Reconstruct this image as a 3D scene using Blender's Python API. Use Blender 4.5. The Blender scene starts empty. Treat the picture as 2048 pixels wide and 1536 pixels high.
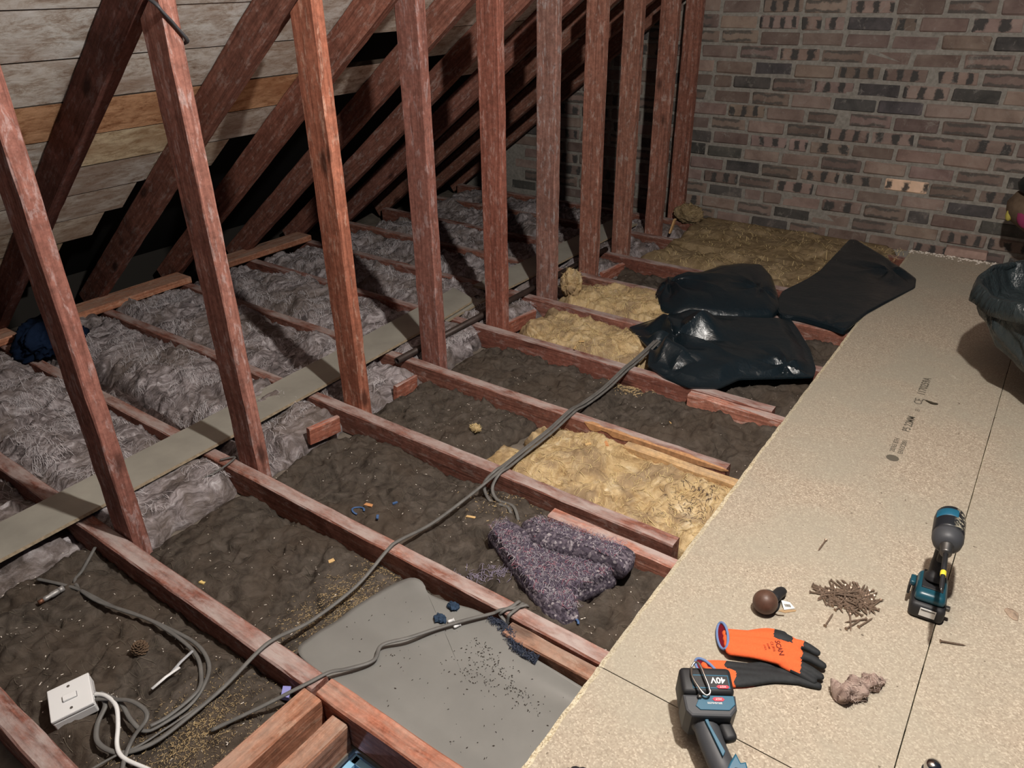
import bpy, bmesh, math, random
import numpy as np
from mathutils import Vector, Matrix, Euler
random.seed(7)
SC = bpy.context.scene
COL = SC.collection
R = math.radians

# ------------------------------------------------------------------ camera
F_PX, PITCH, ROLL, YAW = 1491.4, R(28.464), R(-0.878), R(-35.998)
CAM = Vector((0, 0, 1.38))
FWD = Vector((math.sin(YAW)*math.cos(PITCH), math.cos(YAW)*math.cos(PITCH), -math.sin(PITCH)))
_r = Vector((math.cos(YAW), -math.sin(YAW), 0)); _u = _r.cross(FWD)
RT = _r*math.cos(ROLL) + _u*math.sin(ROLL)
UP = -_r*math.sin(ROLL) + _u*math.cos(ROLL)
cd = bpy.data.cameras.new('camera'); cam = bpy.data.objects.new('camera', cd); COL.objects.link(cam)
cd.sensor_width = 36; cd.lens = F_PX/2048*36; cd.clip_start = 0.02
cam.matrix_world = Matrix(((RT.x, UP.x, -FWD.x, CAM.x), (RT.y, UP.y, -FWD.y, CAM.y), (RT.z, UP.z, -FWD.z, CAM.z), (0, 0, 0, 1)))
SC.camera = cam

# ------------------------------------------------------------------ light
SC.view_settings.view_transform = 'Standard'; SC.view_settings.look = 'None'
SC.view_settings.gamma = 1; SC.view_settings.use_curve_mapping = False
SC.view_settings.exposure = 0.12
w = bpy.data.worlds.new('world'); SC.world = w; w.use_nodes = True
w.node_tree.nodes['Background'].inputs[0].default_value = (0.62, 0.72, 1.0, 1)
w.node_tree.nodes['Background'].inputs[1].default_value = 0.045
ld = bpy.data.lights.new('work_lamp_light', 'POINT'); ld.energy = 215; ld.color = (1.0, 0.95, 0.885); ld.shadow_soft_size = 0.035
lo = bpy.data.objects.new('work_lamp_light', ld); lo.location = (-0.10, 1.07, 2.15); COL.objects.link(lo)
ld = bpy.data.lights.new('hatch_daylight', 'AREA'); ld.energy = 130; ld.color = (0.42, 0.62, 1.0); ld.size = 1.0
lo = bpy.data.objects.new('hatch_daylight', ld); lo.location = (-2.0, 0.1, -1.5); lo.rotation_euler = (R(0), R(-115), 0); COL.objects.link(lo)

# ------------------------------------------------------------------ helpers
def W(px, py, z=0.0):
    """photo pixel -> world point on the horizontal plane at height z"""
    d = FWD + RT*((px-1024)/F_PX) - UP*((py-768)/F_PX)
    return CAM + d*((z-CAM.z)/d.z)
def tag(o, label=None, cat=None, group=None, kind=None):
    if label: o['label'] = label
    if cat: o['category'] = cat
    if group: o['group'] = group
    if kind: o['kind'] = kind
    return o
def empty(name, loc=(0, 0, 0), rz=0.0):
    o = bpy.data.objects.new(name, None); o.location = loc; o.rotation_euler = (0, 0, rz); o.empty_display_size = .05
    COL.objects.link(o); return o
def mesh_obj(name, verts, faces, mat, parent=None, smooth=False):
    me = bpy.data.meshes.new(name); me.from_pydata(verts if isinstance(verts, list) else verts.tolist(), [], faces if isinstance(faces, list) else faces.tolist())
    if mat: me.materials.append(mat)
    if smooth: me.polygons.foreach_set('use_smooth', [True]*len(me.polygons))
    me.update()
    o = bpy.data.objects.new(name, me); COL.objects.link(o)
    if parent: o.parent = parent
    return o
def bm_obj(name, bm, mat, parent=None, smooth=False):
    me = bpy.data.meshes.new(name); bmesh.ops.recalc_face_normals(bm, faces=bm.faces[:]); bm.to_mesh(me); bm.free()
    for m in (mat if isinstance(mat, (list, tuple)) else [mat]): me.materials.append(m)
    if smooth: me.polygons.foreach_set('use_smooth', [True]*len(me.polygons))
    o = bpy.data.objects.new(name, me); COL.objects.link(o)
    if parent: o.parent = parent
    return o
def inst(name, me, parent=None):
    o = bpy.data.objects.new(name, me); COL.objects.link(o)
    if parent: o.parent = parent
    return o
def T(loc=(0, 0, 0), rot=(0, 0, 0)): return Matrix.Translation(loc) @ Euler(rot).to_matrix().to_4x4()
I4 = Matrix.Identity(4)
def rbox(bm, size, M=I4, bevel=0.0, seg=2, taper=None):
    r = bmesh.ops.create_cube(bm, size=1.0); vs = r['verts']
    for v in vs:
        v.co = Vector((v.co.x*size[0], v.co.y*size[1], v.co.z*size[2]))
        if taper and v.co.z > 0: v.co.x *= taper[0]; v.co.y *= taper[1]
    if bevel:
        es = list({e for v in vs for e in v.link_edges})
        r2 = bmesh.ops.bevel(bm, geom=es, offset=bevel, segments=seg, affect='EDGES', profile=0.5)
        vs = list({v for f in r2['faces'] for v in f.verts} | {v for v in vs if v.is_valid})
    for v in vs: v.co = M @ v.co
def prism(bm, pts, z0, z1, M=I4, bevel=0):
    a = [bm.verts.new((p[0], p[1], z0)) for p in pts]; b = [bm.verts.new((p[0], p[1], z1)) for p in pts]; n = len(pts)
    fs = [bm.faces.new(list(reversed(a))), bm.faces.new(b)]
    for i in range(n): fs.append(bm.faces.new((a[i], a[(i+1) % n], b[(i+1) % n], b[i])))
    vs = a+b
    if bevel:
        bmesh.ops.recalc_face_normals(bm, faces=fs)
        es = [e for e in fs[1].edges]+[e for e in fs[0].edges]
        r2 = bmesh.ops.bevel(bm, geom=es, offset=bevel, segments=2, affect='EDGES', profile=.5)
        vs = list({v for f in r2['faces'] for v in f.verts} | {v for v in vs if v.is_valid})
    for v in vs: v.co = M @ v.co
def lathe(bm, prof, n=20, M=I4):
    rings = []
    for r, z in prof:
        rings.append([bm.verts.new(M @ Vector((r*math.cos(2*math.pi*i/n), r*math.sin(2*math.pi*i/n), z))) for i in range(n)] if r > 1e-6 else [bm.verts.new(M @ Vector((0, 0, z)))])
    for a, b in zip(rings, rings[1:]):
        for i in range(n):
            j = (i+1) % n
            if len(a) == 1 and len(b) == 1: continue
            if len(a) == 1: bm.faces.new((a[0], b[i], b[j]))
            elif len(b) == 1: bm.faces.new((a[i], a[j], b[0]))
            else: bm.faces.new((a[i], a[j], b[j], b[i]))
def smooth_path(pts, k=6):
    P = [Vector(p) for p in pts]; out = []
    for i in range(len(P)-1):
        p0 = P[max(i-1, 0)]; p1 = P[i]; p2 = P[i+1]; p3 = P[min(i+2, len(P)-1)]
        for j in range(k):
            t = j/k
            out.append(0.5*((2*p1)+(-p0+p2)*t+(2*p0-5*p1+4*p2-p3)*t*t+(-p0+3*p1-3*p2+p3)*t**3))
    out.append(P[-1]); return out
def tube(bm, pts, rad, n=8, flat=1.0, cap=True, upv=Vector((0, 0, 1))):
    """tube along pts; rad number or list; flat<1 squashes it along the up direction"""
    P = [Vector(p) for p in pts]; m = len(P); rings = []
    for i, p in enumerate(P):
        d = (P[min(i+1, m-1)]-P[max(i-1, 0)]); d = d.normalized() if d.length > 1e-9 else Vector((1, 0, 0))
        s = d.cross(upv)
        if s.length < 1e-3: s = d.cross(Vector((1, 0, 0)))
        s.normalize(); u = s.cross(d)
        r = rad[i] if isinstance(rad, (list, tuple)) else rad
        rings.append([bm.verts.new(p + s*(r*math.cos(2*math.pi*k/n)) + u*(r*flat*math.sin(2*math.pi*k/n))) for k in range(n)])
    for a, b in zip(rings, rings[1:]):
        for k in range(n): bm.faces.new((a[k], a[(k+1) % n], b[(k+1) % n], b[k]))
    if cap: bm.faces.new(list(reversed(rings[0]))); bm.faces.new(rings[-1])
def ball(bm, c, r, n=10, sc=(1, 1, 1)):
    bmesh.ops.create_uvsphere(bm, u_segments=n, v_segments=max(5, n*2//3), radius=1, matrix=Matrix.Translation(c) @ Matrix.Diagonal((r*sc[0], r*sc[1], r*sc[2], 1)))

# numpy gradient noise
def _hash(ix, iy, s):
    n = (ix*374761393 + iy*668265263 + s*974634777) & 0xffffffff
    n = ((n ^ (n >> 13))*1274126177) & 0xffffffff
    return (n ^ (n >> 16)) & 0xffff
def gnoise(x, y, s=0):
    x = np.asarray(x, float); y = np.asarray(y, float)
    ix = np.floor(x).astype(np.int64); iy = np.floor(y).astype(np.int64); fx = x-ix; fy = y-iy
    def g(a, b):
        t = _hash(ix+a, iy+b, s)*(2*np.pi/65536); return np.cos(t)*(fx-a)+np.sin(t)*(fy-b)
    u = fx*fx*fx*(fx*(fx*6-15)+10); v = fy*fy*fy*(fy*(fy*6-15)+10)
    return (g(0, 0)*(1-u)+g(1, 0)*u)*(1-v)+(g(0, 1)*(1-u)+g(1, 1)*u)*v
def fbm(x, y, o=4, s=0, gain=.5):
    r = 0; a = 1.0
    for i in range(o): r = r+a*gnoise(x*2**i+i*17.3, y*2**i+i*9.1, s+i*31); a *= gain
    return r
def ridged(x, y, o=3, s=0):
    r = 0; a = 1.0
    for i in range(o): r = r+a*(1-2*np.abs(gnoise(x*2**i+i*5.3, y*2**i+i*3.7, s+i*13)))-a*.6; a *= .5
    return r
def sstep(a, b, x): t = np.clip((x-a)/(b-a), 0, 1); return t*t*(3-2*t)

# ------------------------------------------------------------------ materials
def newmat(name, rough=.8, spec=.3, metal=0):
    m = bpy.data.materials.new(name); m.use_nodes = True; nt = m.node_tree; b = nt.nodes['Principled BSDF']
    b.inputs['Roughness'].default_value = rough; b.inputs['Specular IOR Level'].default_value = spec; b.inputs['Metallic'].default_value = metal
    return m, nt, b
def N(nt, t, **kw):
    n = nt.nodes.new(t)
    for k, v in kw.items():
        if k in n.inputs: n.inputs[k].default_value = v
        else: setattr(n, k, v)
    return n
def L(nt, a, b): nt.links.new(a, b)
def coords(nt, scale=(1, 1, 1), kind='Object'):
    tc = N(nt, 'ShaderNodeTexCoord'); mp = N(nt, 'ShaderNodeMapping'); mp.inputs['Scale'].default_value = scale
    L(nt, tc.outputs[kind], mp.inputs['Vector']); return mp.outputs['Vector']
def noise(nt, vec, scale, detail=4, rough=.55, dist=0.0):
    n = N(nt, 'ShaderNodeTexNoise'); n.inputs['Scale'].default_value = scale; n.inputs['Detail'].default_value = detail
    n.inputs['Roughness'].default_value = rough; n.inputs['Distortion'].default_value = dist; L(nt, vec, n.inputs['Vector']); return n.outputs['Fac']
def ramp(nt, fac, stops):
    r = N(nt, 'ShaderNodeValToRGB'); el = r.color_ramp.elements
    while len(el) < len(stops): el.new(0.5)
    for e, (p, c) in zip(el, stops): e.position = p; e.color = (c[0], c[1], c[2], 1) if not isinstance(c, (int, float)) else (c, c, c, 1)
    L(nt, fac, r.inputs['Fac']); return r.outputs['Color']
def mix(nt, fac, a, b, mode='MIX'):
    n = N(nt, 'ShaderNodeMix', data_type='RGBA', blend_type=mode)
    if isinstance(fac, (int, float)): n.inputs[0].default_value = fac
    else: L(nt, fac, n.inputs[0])
    for i, x in ((6, a), (7, b)):
        if isinstance(x, tuple): n.inputs[i].default_value = (x[0], x[1], x[2], 1)
        else: L(nt, x, n.inputs[i])
    return n.outputs[2]
def math_(nt, op, a, b=None):
    n = N(nt, 'ShaderNodeMath', operation=op)
    for i, x in ((0, a), (1, b)):
        if x is None: continue
        if isinstance(x, (int, float)): n.inputs[i].default_value = x
        else: L(nt, x, n.inputs[i])
    return n.outputs[0]
def bump(nt, bsdf, h, strength=.4, dist=.004):
    b = N(nt, 'ShaderNodeBump'); b.inputs['Strength'].default_value = strength; b.inputs['Distance'].default_value = dist
    L(nt, h, b.inputs['Height']); L(nt, b.outputs['Normal'], bsdf.inputs['Normal'])
def plain(name, c, rough=.6, spec=.4, metal=0, var=0.0, vs=30, bmp=0):
    m, nt, b = newmat(name, rough, spec, metal)
    if var:
        f = noise(nt, coords(nt), vs, 5, .6)
        L(nt, ramp(nt, f, [(.3, tuple(x*(1-var) for x in c)), (.7, tuple(min(1, x*(1+var)) for x in c))]), b.inputs['Base Color'])
        if bmp: bump(nt, b, f, bmp, .002)
    else: b.inputs['Base Color'].default_value = (*c, 1)
    return m

def wood_mat(name, dark, mid, lite, dust=(.36, .27, .25), dustamt=.85, scuff=.38):
    m, nt, b = newmat(name, .82, .22)
    oi = N(nt, 'ShaderNodeObjectInfo')
    tc = N(nt, 'ShaderNodeTexCoord'); ad = N(nt, 'ShaderNodeVectorMath', operation='ADD'); L(nt, tc.outputs['Object'], ad.inputs[0])
    sc = N(nt, 'ShaderNodeVectorMath', operation='SCALE'); sc.inputs[0].default_value = (13, 7, 5); L(nt, oi.outputs['Random'], sc.inputs['Scale']); L(nt, sc.outputs[0], ad.inputs[1])
    mp = N(nt, 'ShaderNodeMapping'); mp.inputs['Scale'].default_value = (1.5, 42, 42); L(nt, ad.outputs[0], mp.inputs['Vector'])
    g = noise(nt, mp.outputs[0], 2.2, 7, .66, .5)
    base = ramp(nt, g, [(.28, dark), (.5, mid), (.74, lite)])
    mp2 = N(nt, 'ShaderNodeMapping'); mp2.inputs['Scale'].default_value = (2.2, 7, 7); L(nt, ad.outputs[0], mp2.inputs['Vector'])
    big = noise(nt, mp2.outputs[0], 1.6, 3, .55, .5)
    base = mix(nt, ramp(nt, big, [(.35, 0), (.7, .55)]), base, tuple(x*.55 for x in mid))
    sf = noise(nt, mp2.outputs[0], 7, 6, .7, .3)
    base = mix(nt, math_(nt, 'MULTIPLY', ramp(nt, sf, [(.54, 0), (.62, 1)]), scuff), base, dust)
    fs = noise(nt, ad.outputs[0], 55, 6, .75, .3)
    base = mix(nt, .55, base, mix(nt, 1.0, base, ramp(nt, fs, [(.3, .35), (.5, 1.0), (.68, 1.6)]), 'MULTIPLY'))
    kv = N(nt, 'ShaderNodeTexVoronoi'); kv.inputs['Scale'].default_value = 1.0; mk = N(nt, 'ShaderNodeMapping'); mk.inputs['Scale'].default_value = (3.2, 7, 7); L(nt, ad.outputs[0], mk.inputs['Vector']); L(nt, mk.outputs[0], kv.inputs['Vector'])
    base = mix(nt, ramp(nt, math_(nt, 'ADD', kv.outputs['Distance'], math_(nt, 'MULTIPLY', g, .12)), [(.13, .8), (.22, 0)]), base, tuple(x*.35 for x in dark))
    base = mix(nt, 1.0, base, oi.outputs['Color'], 'MULTIPLY')
    ge = N(nt, 'ShaderNodeNewGeometry'); sp = N(nt, 'ShaderNodeSeparateXYZ'); L(nt, ge.outputs['Normal'], sp.inputs[0])
    up = ramp(nt, sp.outputs['Z'], [(.6, 0), (.9, 1)])
    dn = ramp(nt, noise(nt, mp2.outputs[0], 3.2, 5, .65, .2), [(.36, 0), (.62, 1)])
    base = mix(nt, math_(nt, 'MULTIPLY', math_(nt, 'MULTIPLY', up, dn), dustamt), base, dust)
    L(nt, base, b.inputs['Base Color'])
    bump(nt, b, math_(nt, 'ADD', g, math_(nt, 'MULTIPLY', sf, .6)), .5, .003)
    return m
M_RED = wood_mat('red_timber', (.10, .042, .031), (.26, .112, .082), (.37, .185, .142), dust=(.46, .385, .36))
M_NEW = wood_mat('fresh_timber', (.42, .24, .11), (.62, .40, .20), (.75, .54, .30), dust=(.5, .42, .33), dustamt=.25, scuff=.15)
M_RAW = wood_mat('raw_timber', (.13, .055, .035), (.38, .19, .125), (.56, .33, .24), dust=(.48, .38, .31), dustamt=.45, scuff=.4)

def sarking_mat():
    m, nt, b = newmat('weathered_board', .85, .2)
    oi = N(nt, 'ShaderNodeObjectInfo'); tc = N(nt, 'ShaderNodeTexCoord'); ad = N(nt, 'ShaderNodeVectorMath', operation='ADD'); L(nt, tc.outputs['Object'], ad.inputs[0])
    sc = N(nt, 'ShaderNodeVectorMath', operation='SCALE'); sc.inputs[0].default_value = (3, 19, 5); L(nt, oi.outputs['Random'], sc.inputs['Scale']); L(nt, sc.outputs[0], ad.inputs[1])
    mp = N(nt, 'ShaderNodeMapping'); mp.inputs['Scale'].default_value = (13, 6, 13); L(nt, ad.outputs[0], mp.inputs['Vector'])
    g = noise(nt, mp.outputs[0], 2.0, 10, .80, .35)
    c = ramp(nt, g, [(.32, (.24, .16, .12)), (.43, (.48, .40, .34)), (.52, (.70, .67, .63)), (.66, (.88, .88, .87))])
    p2 = noise(nt, mp.outputs[0], .5, 4, .6, .3)
    c = mix(nt, ramp(nt, p2, [(.46, 0), (.64, .7)]), c, (.40, .28, .21))
    c = mix(nt, 1.0, c, oi.outputs['Color'], 'MULTIPLY')
    L(nt, c, b.inputs['Base Color']); bump(nt, b, g, .5, .004); return m
M_SARK = sarking_mat()

def chip_mat(name, edge=False):
    m, nt, b = newmat(name, .78, .25)
    v = coords(nt)
    vo = N(nt, 'ShaderNodeTexVoronoi'); vo.inputs['Scale'].default_value = 300; L(nt, v, vo.inputs['Vector'])
    sx = N(nt, 'ShaderNodeSeparateColor'); L(nt, vo.outputs['Color'], sx.inputs[0])
    if edge: c = ramp(nt, sx.outputs[0], [(.0, (.30, .22, .12)), (.35, (.62, .52, .34)), (.9, (.82, .74, .56))])
    else: c = ramp(nt, sx.outputs[0], [(.0, (.30, .24, .18)), (.3, (.39, .32, .245)), (.75, (.445, .37, .285)), (.97, (.60, .52, .41))])
    big = noise(nt, v, 2.3, 4, .6, .4)
    c = mix(nt, ramp(nt, big, [(.36, 0), (.62, .7)]), c, (.375, .345, .275))
    c = mix(nt, ramp(nt, noise(nt, v, 26, 5, .65), [(.65, 0), (.74, .5)]), c, (.62, .57, .48))
    c = mix(nt, ramp(nt, noise(nt, v, 75, 2, .5), [(.74, 0), (.77, .8)]), c, (.10, .075, .055))
    L(nt, c, b.inputs['Base Color']); bump(nt, b, math_(nt, 'ADD', noise(nt, v, 160, 3), sx.outputs[0]), .18, .001); return m
M_CHIP = chip_mat('chipboard'); M_CHIPE = chip_mat('chipboard_edge', True)

def fibre_mat(name, stops, warp=.22, sc=(9, 9, 9), fine=(38, 9, 20), rough=.95, bstr=.8, patch=None, pscale=3.0, bd=.012):
    m, nt, b = newmat(name, rough, .1)
    v = coords(nt)
    wn = N(nt, 'ShaderNodeTexNoise'); wn.inputs['Scale'].default_value = 5.5; wn.inputs['Detail'].default_value = 3; L(nt, v, wn.inputs['Vector'])
    s = N(nt, 'ShaderNodeVectorMath', operation='SCALE'); s.inputs['Scale'].default_value = warp; L(nt, wn.outputs['Color'], s.inputs[0])
    a = N(nt, 'ShaderNodeVectorMath', operation='ADD'); L(nt, v, a.inputs[0]); L(nt, s.outputs[0], a.inputs[1])
    mp = N(nt, 'ShaderNodeMapping'); mp.inputs['Scale'].default_value = fine; L(nt, a.outputs[0], mp.inputs['Vector'])
    f = noise(nt, mp.outputs[0], 1.0, 7, .68, .6)
    c = ramp(nt, f, stops)
    if patch: 
        pf = ramp(nt, noise(nt, v, pscale, 5, .62, .6), [(.46, 0), (.60, 1)])
        c = mix(nt, math_(nt, 'MULTIPLY', pf, patch[1]), c, patch[0])
    L(nt, c, b.inputs['Base Color'])
    bump(nt, b, math_(nt, 'ADD', f, math_(nt, 'MULTIPLY', noise(nt, v, 130, 4, .7), .35)), bstr, bd)
    return m
M_GREY = fibre_mat('grey_wool', [(.30, (.06, .05, .05)), (.45, (.20, .17, .168)), (.58, (.40, .355, .36)), (.72, (.74, .70, .72))], patch=((.15, .115, .09), .55))
M_BROWN = fibre_mat('brown_matted_wool', [(.25, (.02, .016, .013)), (.5, (.074, .061, .050)), (.72, (.12, .10, .084)), (.9, (.20, .17, .14))], warp=.12, fine=(24, 20, 24), bstr=.7, patch=((.075, .055, .04), .5), bd=.006)
M_YEL = fibre_mat('yellow_glass_wool', [(.25, (.20, .125, .06)), (.42, (.46, .32, .16)), (.58, (.62, .47, .27)), (.78, (.82, .72, .52))], warp=.3, fine=(22, 11, 18), bstr=.8, patch=((.27, .19, .12), .7), pscale=7)
M_YELD = fibre_mat('dusty_yellow_wool', [(.25, (.10, .068, .035)), (.45, (.23, .165, .09)), (.62, (.34, .255, .15)), (.82, (.58, .48, .32))], warp=.3, fine=(9, 6, 10), bstr=.6, patch=((.14, .10, .06), .6), pscale=4)
M_FIB_G = plain('pale_fibre', (.62, .58, .59), .9, .1)
M_FIB_B = plain('dust_fibre', (.13, .11, .085), .9, .1)
M_FIB_Y = plain('yellow_fibre', (.70, .55, .28), .9, .1)
M_FLECK = plain('pale_fleck', (.75, .68, .60), .8, .2)
M_STRAW = plain('straw', (.50, .37, .20), .8, .2)

# ------------------------------------------------------------------ setting: floor, wall, roof
def slab(name, x0, x1, y0, y1, z0, z1, mat, parent=None):
    bm = bmesh.new(); rbox(bm, (x1-x0, y1-y0, z1-z0), T(((x0+x1)/2, (y0+y1)/2, (z0+z1)/2))); return bm_obj(name, bm, mat, parent)
M_PLASTER = plain('dusty_plasterboard', (.17, .145, .12), .9, .1, var=.35, vs=14)
HX0, HX1, HY0, HY1 = -0.915, -0.32, 0.06, 0.648
bm = bmesh.new()
for x0, x1, y0, y1 in ((-3.98, HX0, -.9, 4.64), (HX1, 2.2, -.9, 4.64), (HX0, HX1, -.9, HY0), (HX0, HX1, HY1, 4.64)):
    rbox(bm, (x1-x0, y1-y0, .014), T(((x0+x1)/2, (y0+y1)/2, -.107)))
floor = bm_obj('floor', bm, M_PLASTER); tag(floor, 'dusty plasterboard ceiling under the joists', kind='structure')
fl2 = slab('floor_landing', -3.0, 2.2, -1.5, 3.0, -2.46, -2.42, plain('pale_landing_carpet', (.42, .44, .46), .9, .1, var=.1, vs=40)); tag(fl2, 'pale landing floor in the room below the hatch', kind='structure')

def brick_mats():
    out = {}
    def base(nt, v, oi, cols):
        n1 = noise(nt, v, 9, 5, .6, .4)
        c = ramp(nt, n1, cols)
        c = mix(nt, .5, c, mix(nt, 1.0, c, oi.outputs['Color'], 'MULTIPLY'))
        return c, n1
    for kind in ('plain', 'dark', 'squares', 'stripes', 'cream'):
        m, nt, b = newmat('brick_'+kind, .9, .15)
        oi = N(nt, 'ShaderNodeObjectInfo'); tc = N(nt, 'ShaderNodeTexCoord'); v = tc.outputs['Object']
        ad = N(nt, 'ShaderNodeVectorMath', operation='ADD'); L(nt, v, ad.inputs[0]); sc = N(nt, 'ShaderNodeVectorMath', operation='SCALE'); sc.inputs[0].default_value = (11, 7, 5); L(nt, oi.outputs['Random'], sc.inputs['Scale']); L(nt, sc.outputs[0], ad.inputs[1])
        va = ad.outputs[0]
        cols = {'plain': [(.3, (.16, .115, .10)), (.5, (.225, .17, .147)), (.7, (.28, .22, .19))], 'dark': [(.3, (.05, .05, .048)), (.6, (.10, .095, .09)), (.78, (.24, .21, .19))],
                'squares': [(.3, (.18, .135, .115)), (.7, (.28, .22, .185))], 'stripes': [(.3, (.17, .125, .108)), (.7, (.26, .205, .175))], 'cream': [(.3, (.52, .38, .26)), (.7, (.70, .54, .40))]}[kind]
        c, n1 = base(nt, va, oi, cols)
        sp = N(nt, 'ShaderNodeSeparateXYZ'); L(nt, v, sp.inputs[0]); wob = math_(nt, 'MULTIPLY', math_(nt, 'SUBTRACT', noise(nt, va, 20, 4, .65), .5), .06)
        if kind in ('squares', 'cream'):
            fx = math_(nt, 'ADD', math_(nt, 'MULTIPLY', sp.outputs['X'], math_(nt, 'ADD', math_(nt, 'MULTIPLY', oi.outputs['Random'], 7), 9)), math_(nt, 'MULTIPLY', oi.outputs['Random'], 17.3))
            t = math_(nt, 'PINGPONG', math_(nt, 'ADD', fx, math_(nt, 'MULTIPLY', wob, 12)), .5)
            zz = math_(nt, 'ABSOLUTE', math_(nt, 'ADD', sp.outputs['Z'], wob))
            th = .24 if kind == 'squares' else .30
            msk = math_(nt, 'MULTIPLY', ramp(nt, t, [(th, 0), (th+.10, 1)]), ramp(nt, zz, [(.025 if kind == 'squares' else .015, 1), (.031, 0)]))
            c = mix(nt, math_(nt, 'MULTIPLY', msk, .95), c, (.06, .058, .056))
        if kind == 'stripes':
            zz = math_(nt, 'ABSOLUTE', math_(nt, 'ADD', sp.outputs['Z'], math_(nt, 'MULTIPLY', wob, .8)))
            xx = math_(nt, 'ABSOLUTE', math_(nt, 'ADD', sp.outputs['X'], math_(nt, 'MULTIPLY', oi.outputs['Random'], .03)))
            msk = math_(nt, 'MULTIPLY', ramp(nt, zz, [(.012, 0), (.017, 1), (.028, 1), (.032, .2)]), ramp(nt, xx, [(.085, 1), (.10, 0)]))
            c = mix(nt, math_(nt, 'MULTIPLY', msk, .85), c, (.09, .083, .075))
        lime = ramp(nt, noise(nt, va, 16, 7, .8, .6), [(.56, 0), (.68, .6)])
        c = mix(nt, lime, c, (.33, .305, .27))
        L(nt, c, b.inputs['Base Color']); bump(nt, b, noise(nt, va, 60, 5, .7), .5, .004); out[kind] = m
    return out
BM = brick_mats()
M_MORTAR = plain('mortar', (.27, .25, .22), .95, .1, var=.22, vs=55, bmp=.5)
WY = 4.64
wall = slab('wall_back', -3.9, 2.2, WY-.016, WY+.12, -.12, 2.6, M_MORTAR); tag(wall, 'multicoloured brick gable wall at the far end', kind='structure')
rnd = random.Random(3)
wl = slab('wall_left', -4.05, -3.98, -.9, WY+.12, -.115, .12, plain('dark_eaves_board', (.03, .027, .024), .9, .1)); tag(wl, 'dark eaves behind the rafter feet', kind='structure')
brick_me = {}
def brick_mesh(kind, ln, k):
    key = (kind, ln, k)
    if key not in brick_me:
        bm = bmesh.new(); rbox(bm, (ln, .05, .066), I4, .006, 1)
        for v in bm.verts:
            v.co.x += rnd.uniform(-.004, .004); v.co.z += rnd.uniform(-.003, .003); v.co.y += rnd.uniform(-.002, .002)
        me = bpy.data.meshes.new('brick'); bm.to_mesh(me); bm.free(); me.materials.append(BM[kind]); brick_me[key] = me
    return brick_me[key]
far = bmesh.new(); CH = .0805
row_pick = {6: {-1.6: 'dark', -.7: 'squares'}}
for j in range(0, 31):
    z = .004 + CH*j + CH*.5 - .02
    x = -3.55 + (.115 if j % 2 else 0) + rnd.uniform(-.02, .02)
    hdr = (j % 4 == 2)
    while x < 2.1:
        ln = .105 if (hdr and rnd.random() < .25) else .216
        cx = x+ln/2
        if z < 1.349+.7536*(cx+2.09)-.02:
            kind = rnd.choices(['plain', 'dark', 'squares', 'stripes'], [.36, .14, .25, .25])[0]
            if abs(cx+.70) < .11 and j == 4: kind = 'cream'
            if z < 1.46 and cx < .32 and cx > -3.3:
                o = inst('brick', brick_mesh(kind, ln, rnd.randrange(3)), wall)
                o.location = (cx, WY+.004+rnd.uniform(-.004, .004), z+rnd.uniform(-.003, .003)); o.rotation_euler = (0, rnd.uniform(-.012, .012), rnd.uniform(-.01, .01))
                s = rnd.uniform(.4, 1.7); o.color = (s, s*rnd.uniform(.86, 1.0), s*rnd.uniform(.82, 1.0), 1)
            elif cx > .2 or z > 1.4:
                rbox(far, (ln, .05, .066), T((cx, WY+.004, z)))
        x += ln+.016
tag(bm_obj('bricks', far, BM['plain'], wall), kind='stuff')

# roof slope: dark felt behind, boards below it
PT = R(37.0); ct, st = math.cos(PT), math.sin(PT)
def roofpt(s, off, y): # s along the slope from (x=-2.09, z=1.349); off outwards
    return Vector((-2.09+s*ct-off*st, y, 1.349+s*st+off*ct))
M_FELT = plain('black_roofing_felt', (.012, .012, .012), .9, .1)
v = [roofpt(s, o, y) for o in (.12, .13) for s, y in ((-2.62, -.9), (2.75, -.9), (2.75, 4.72), (-2.62, 4.72))]
ceil_ = mesh_obj('ceiling', [tuple(p) for p in v], [(0, 1, 2, 3), (7, 6, 5, 4), (0, 4, 5, 1), (1, 5, 6, 2), (2, 6, 7, 3), (3, 7, 4, 0)], M_FELT)
tag(ceil_, 'sloping roof of weathered sarking boards over dark felt', kind='structure')
M_SEDGE = plain('painted_seam_shade', (.055, .04, .03), .95, .1)  # shade of the seam gaps put into the colour of the board edges
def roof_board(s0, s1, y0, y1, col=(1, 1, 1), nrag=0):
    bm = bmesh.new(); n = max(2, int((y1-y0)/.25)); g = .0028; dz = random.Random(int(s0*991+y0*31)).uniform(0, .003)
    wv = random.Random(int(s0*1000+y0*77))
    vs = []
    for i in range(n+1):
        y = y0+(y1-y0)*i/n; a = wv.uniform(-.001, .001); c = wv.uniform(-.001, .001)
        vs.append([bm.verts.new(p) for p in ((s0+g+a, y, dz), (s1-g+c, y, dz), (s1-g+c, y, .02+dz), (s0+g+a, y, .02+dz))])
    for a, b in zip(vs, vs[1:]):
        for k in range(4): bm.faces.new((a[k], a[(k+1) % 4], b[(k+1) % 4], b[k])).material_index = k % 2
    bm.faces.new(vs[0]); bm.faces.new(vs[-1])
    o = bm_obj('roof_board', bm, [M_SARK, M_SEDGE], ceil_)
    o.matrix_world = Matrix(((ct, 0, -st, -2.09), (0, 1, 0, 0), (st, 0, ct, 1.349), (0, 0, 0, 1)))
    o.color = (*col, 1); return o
OR = (1.0, .60, .36)
S = [-.03-.2125*i for i in range(-9, 9)]  # seam positions, top to bottom
seams = {i: -.03-.2125*i for i in range(-12, 9)}
def row(i): return seams[i+1], seams[i]
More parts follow.
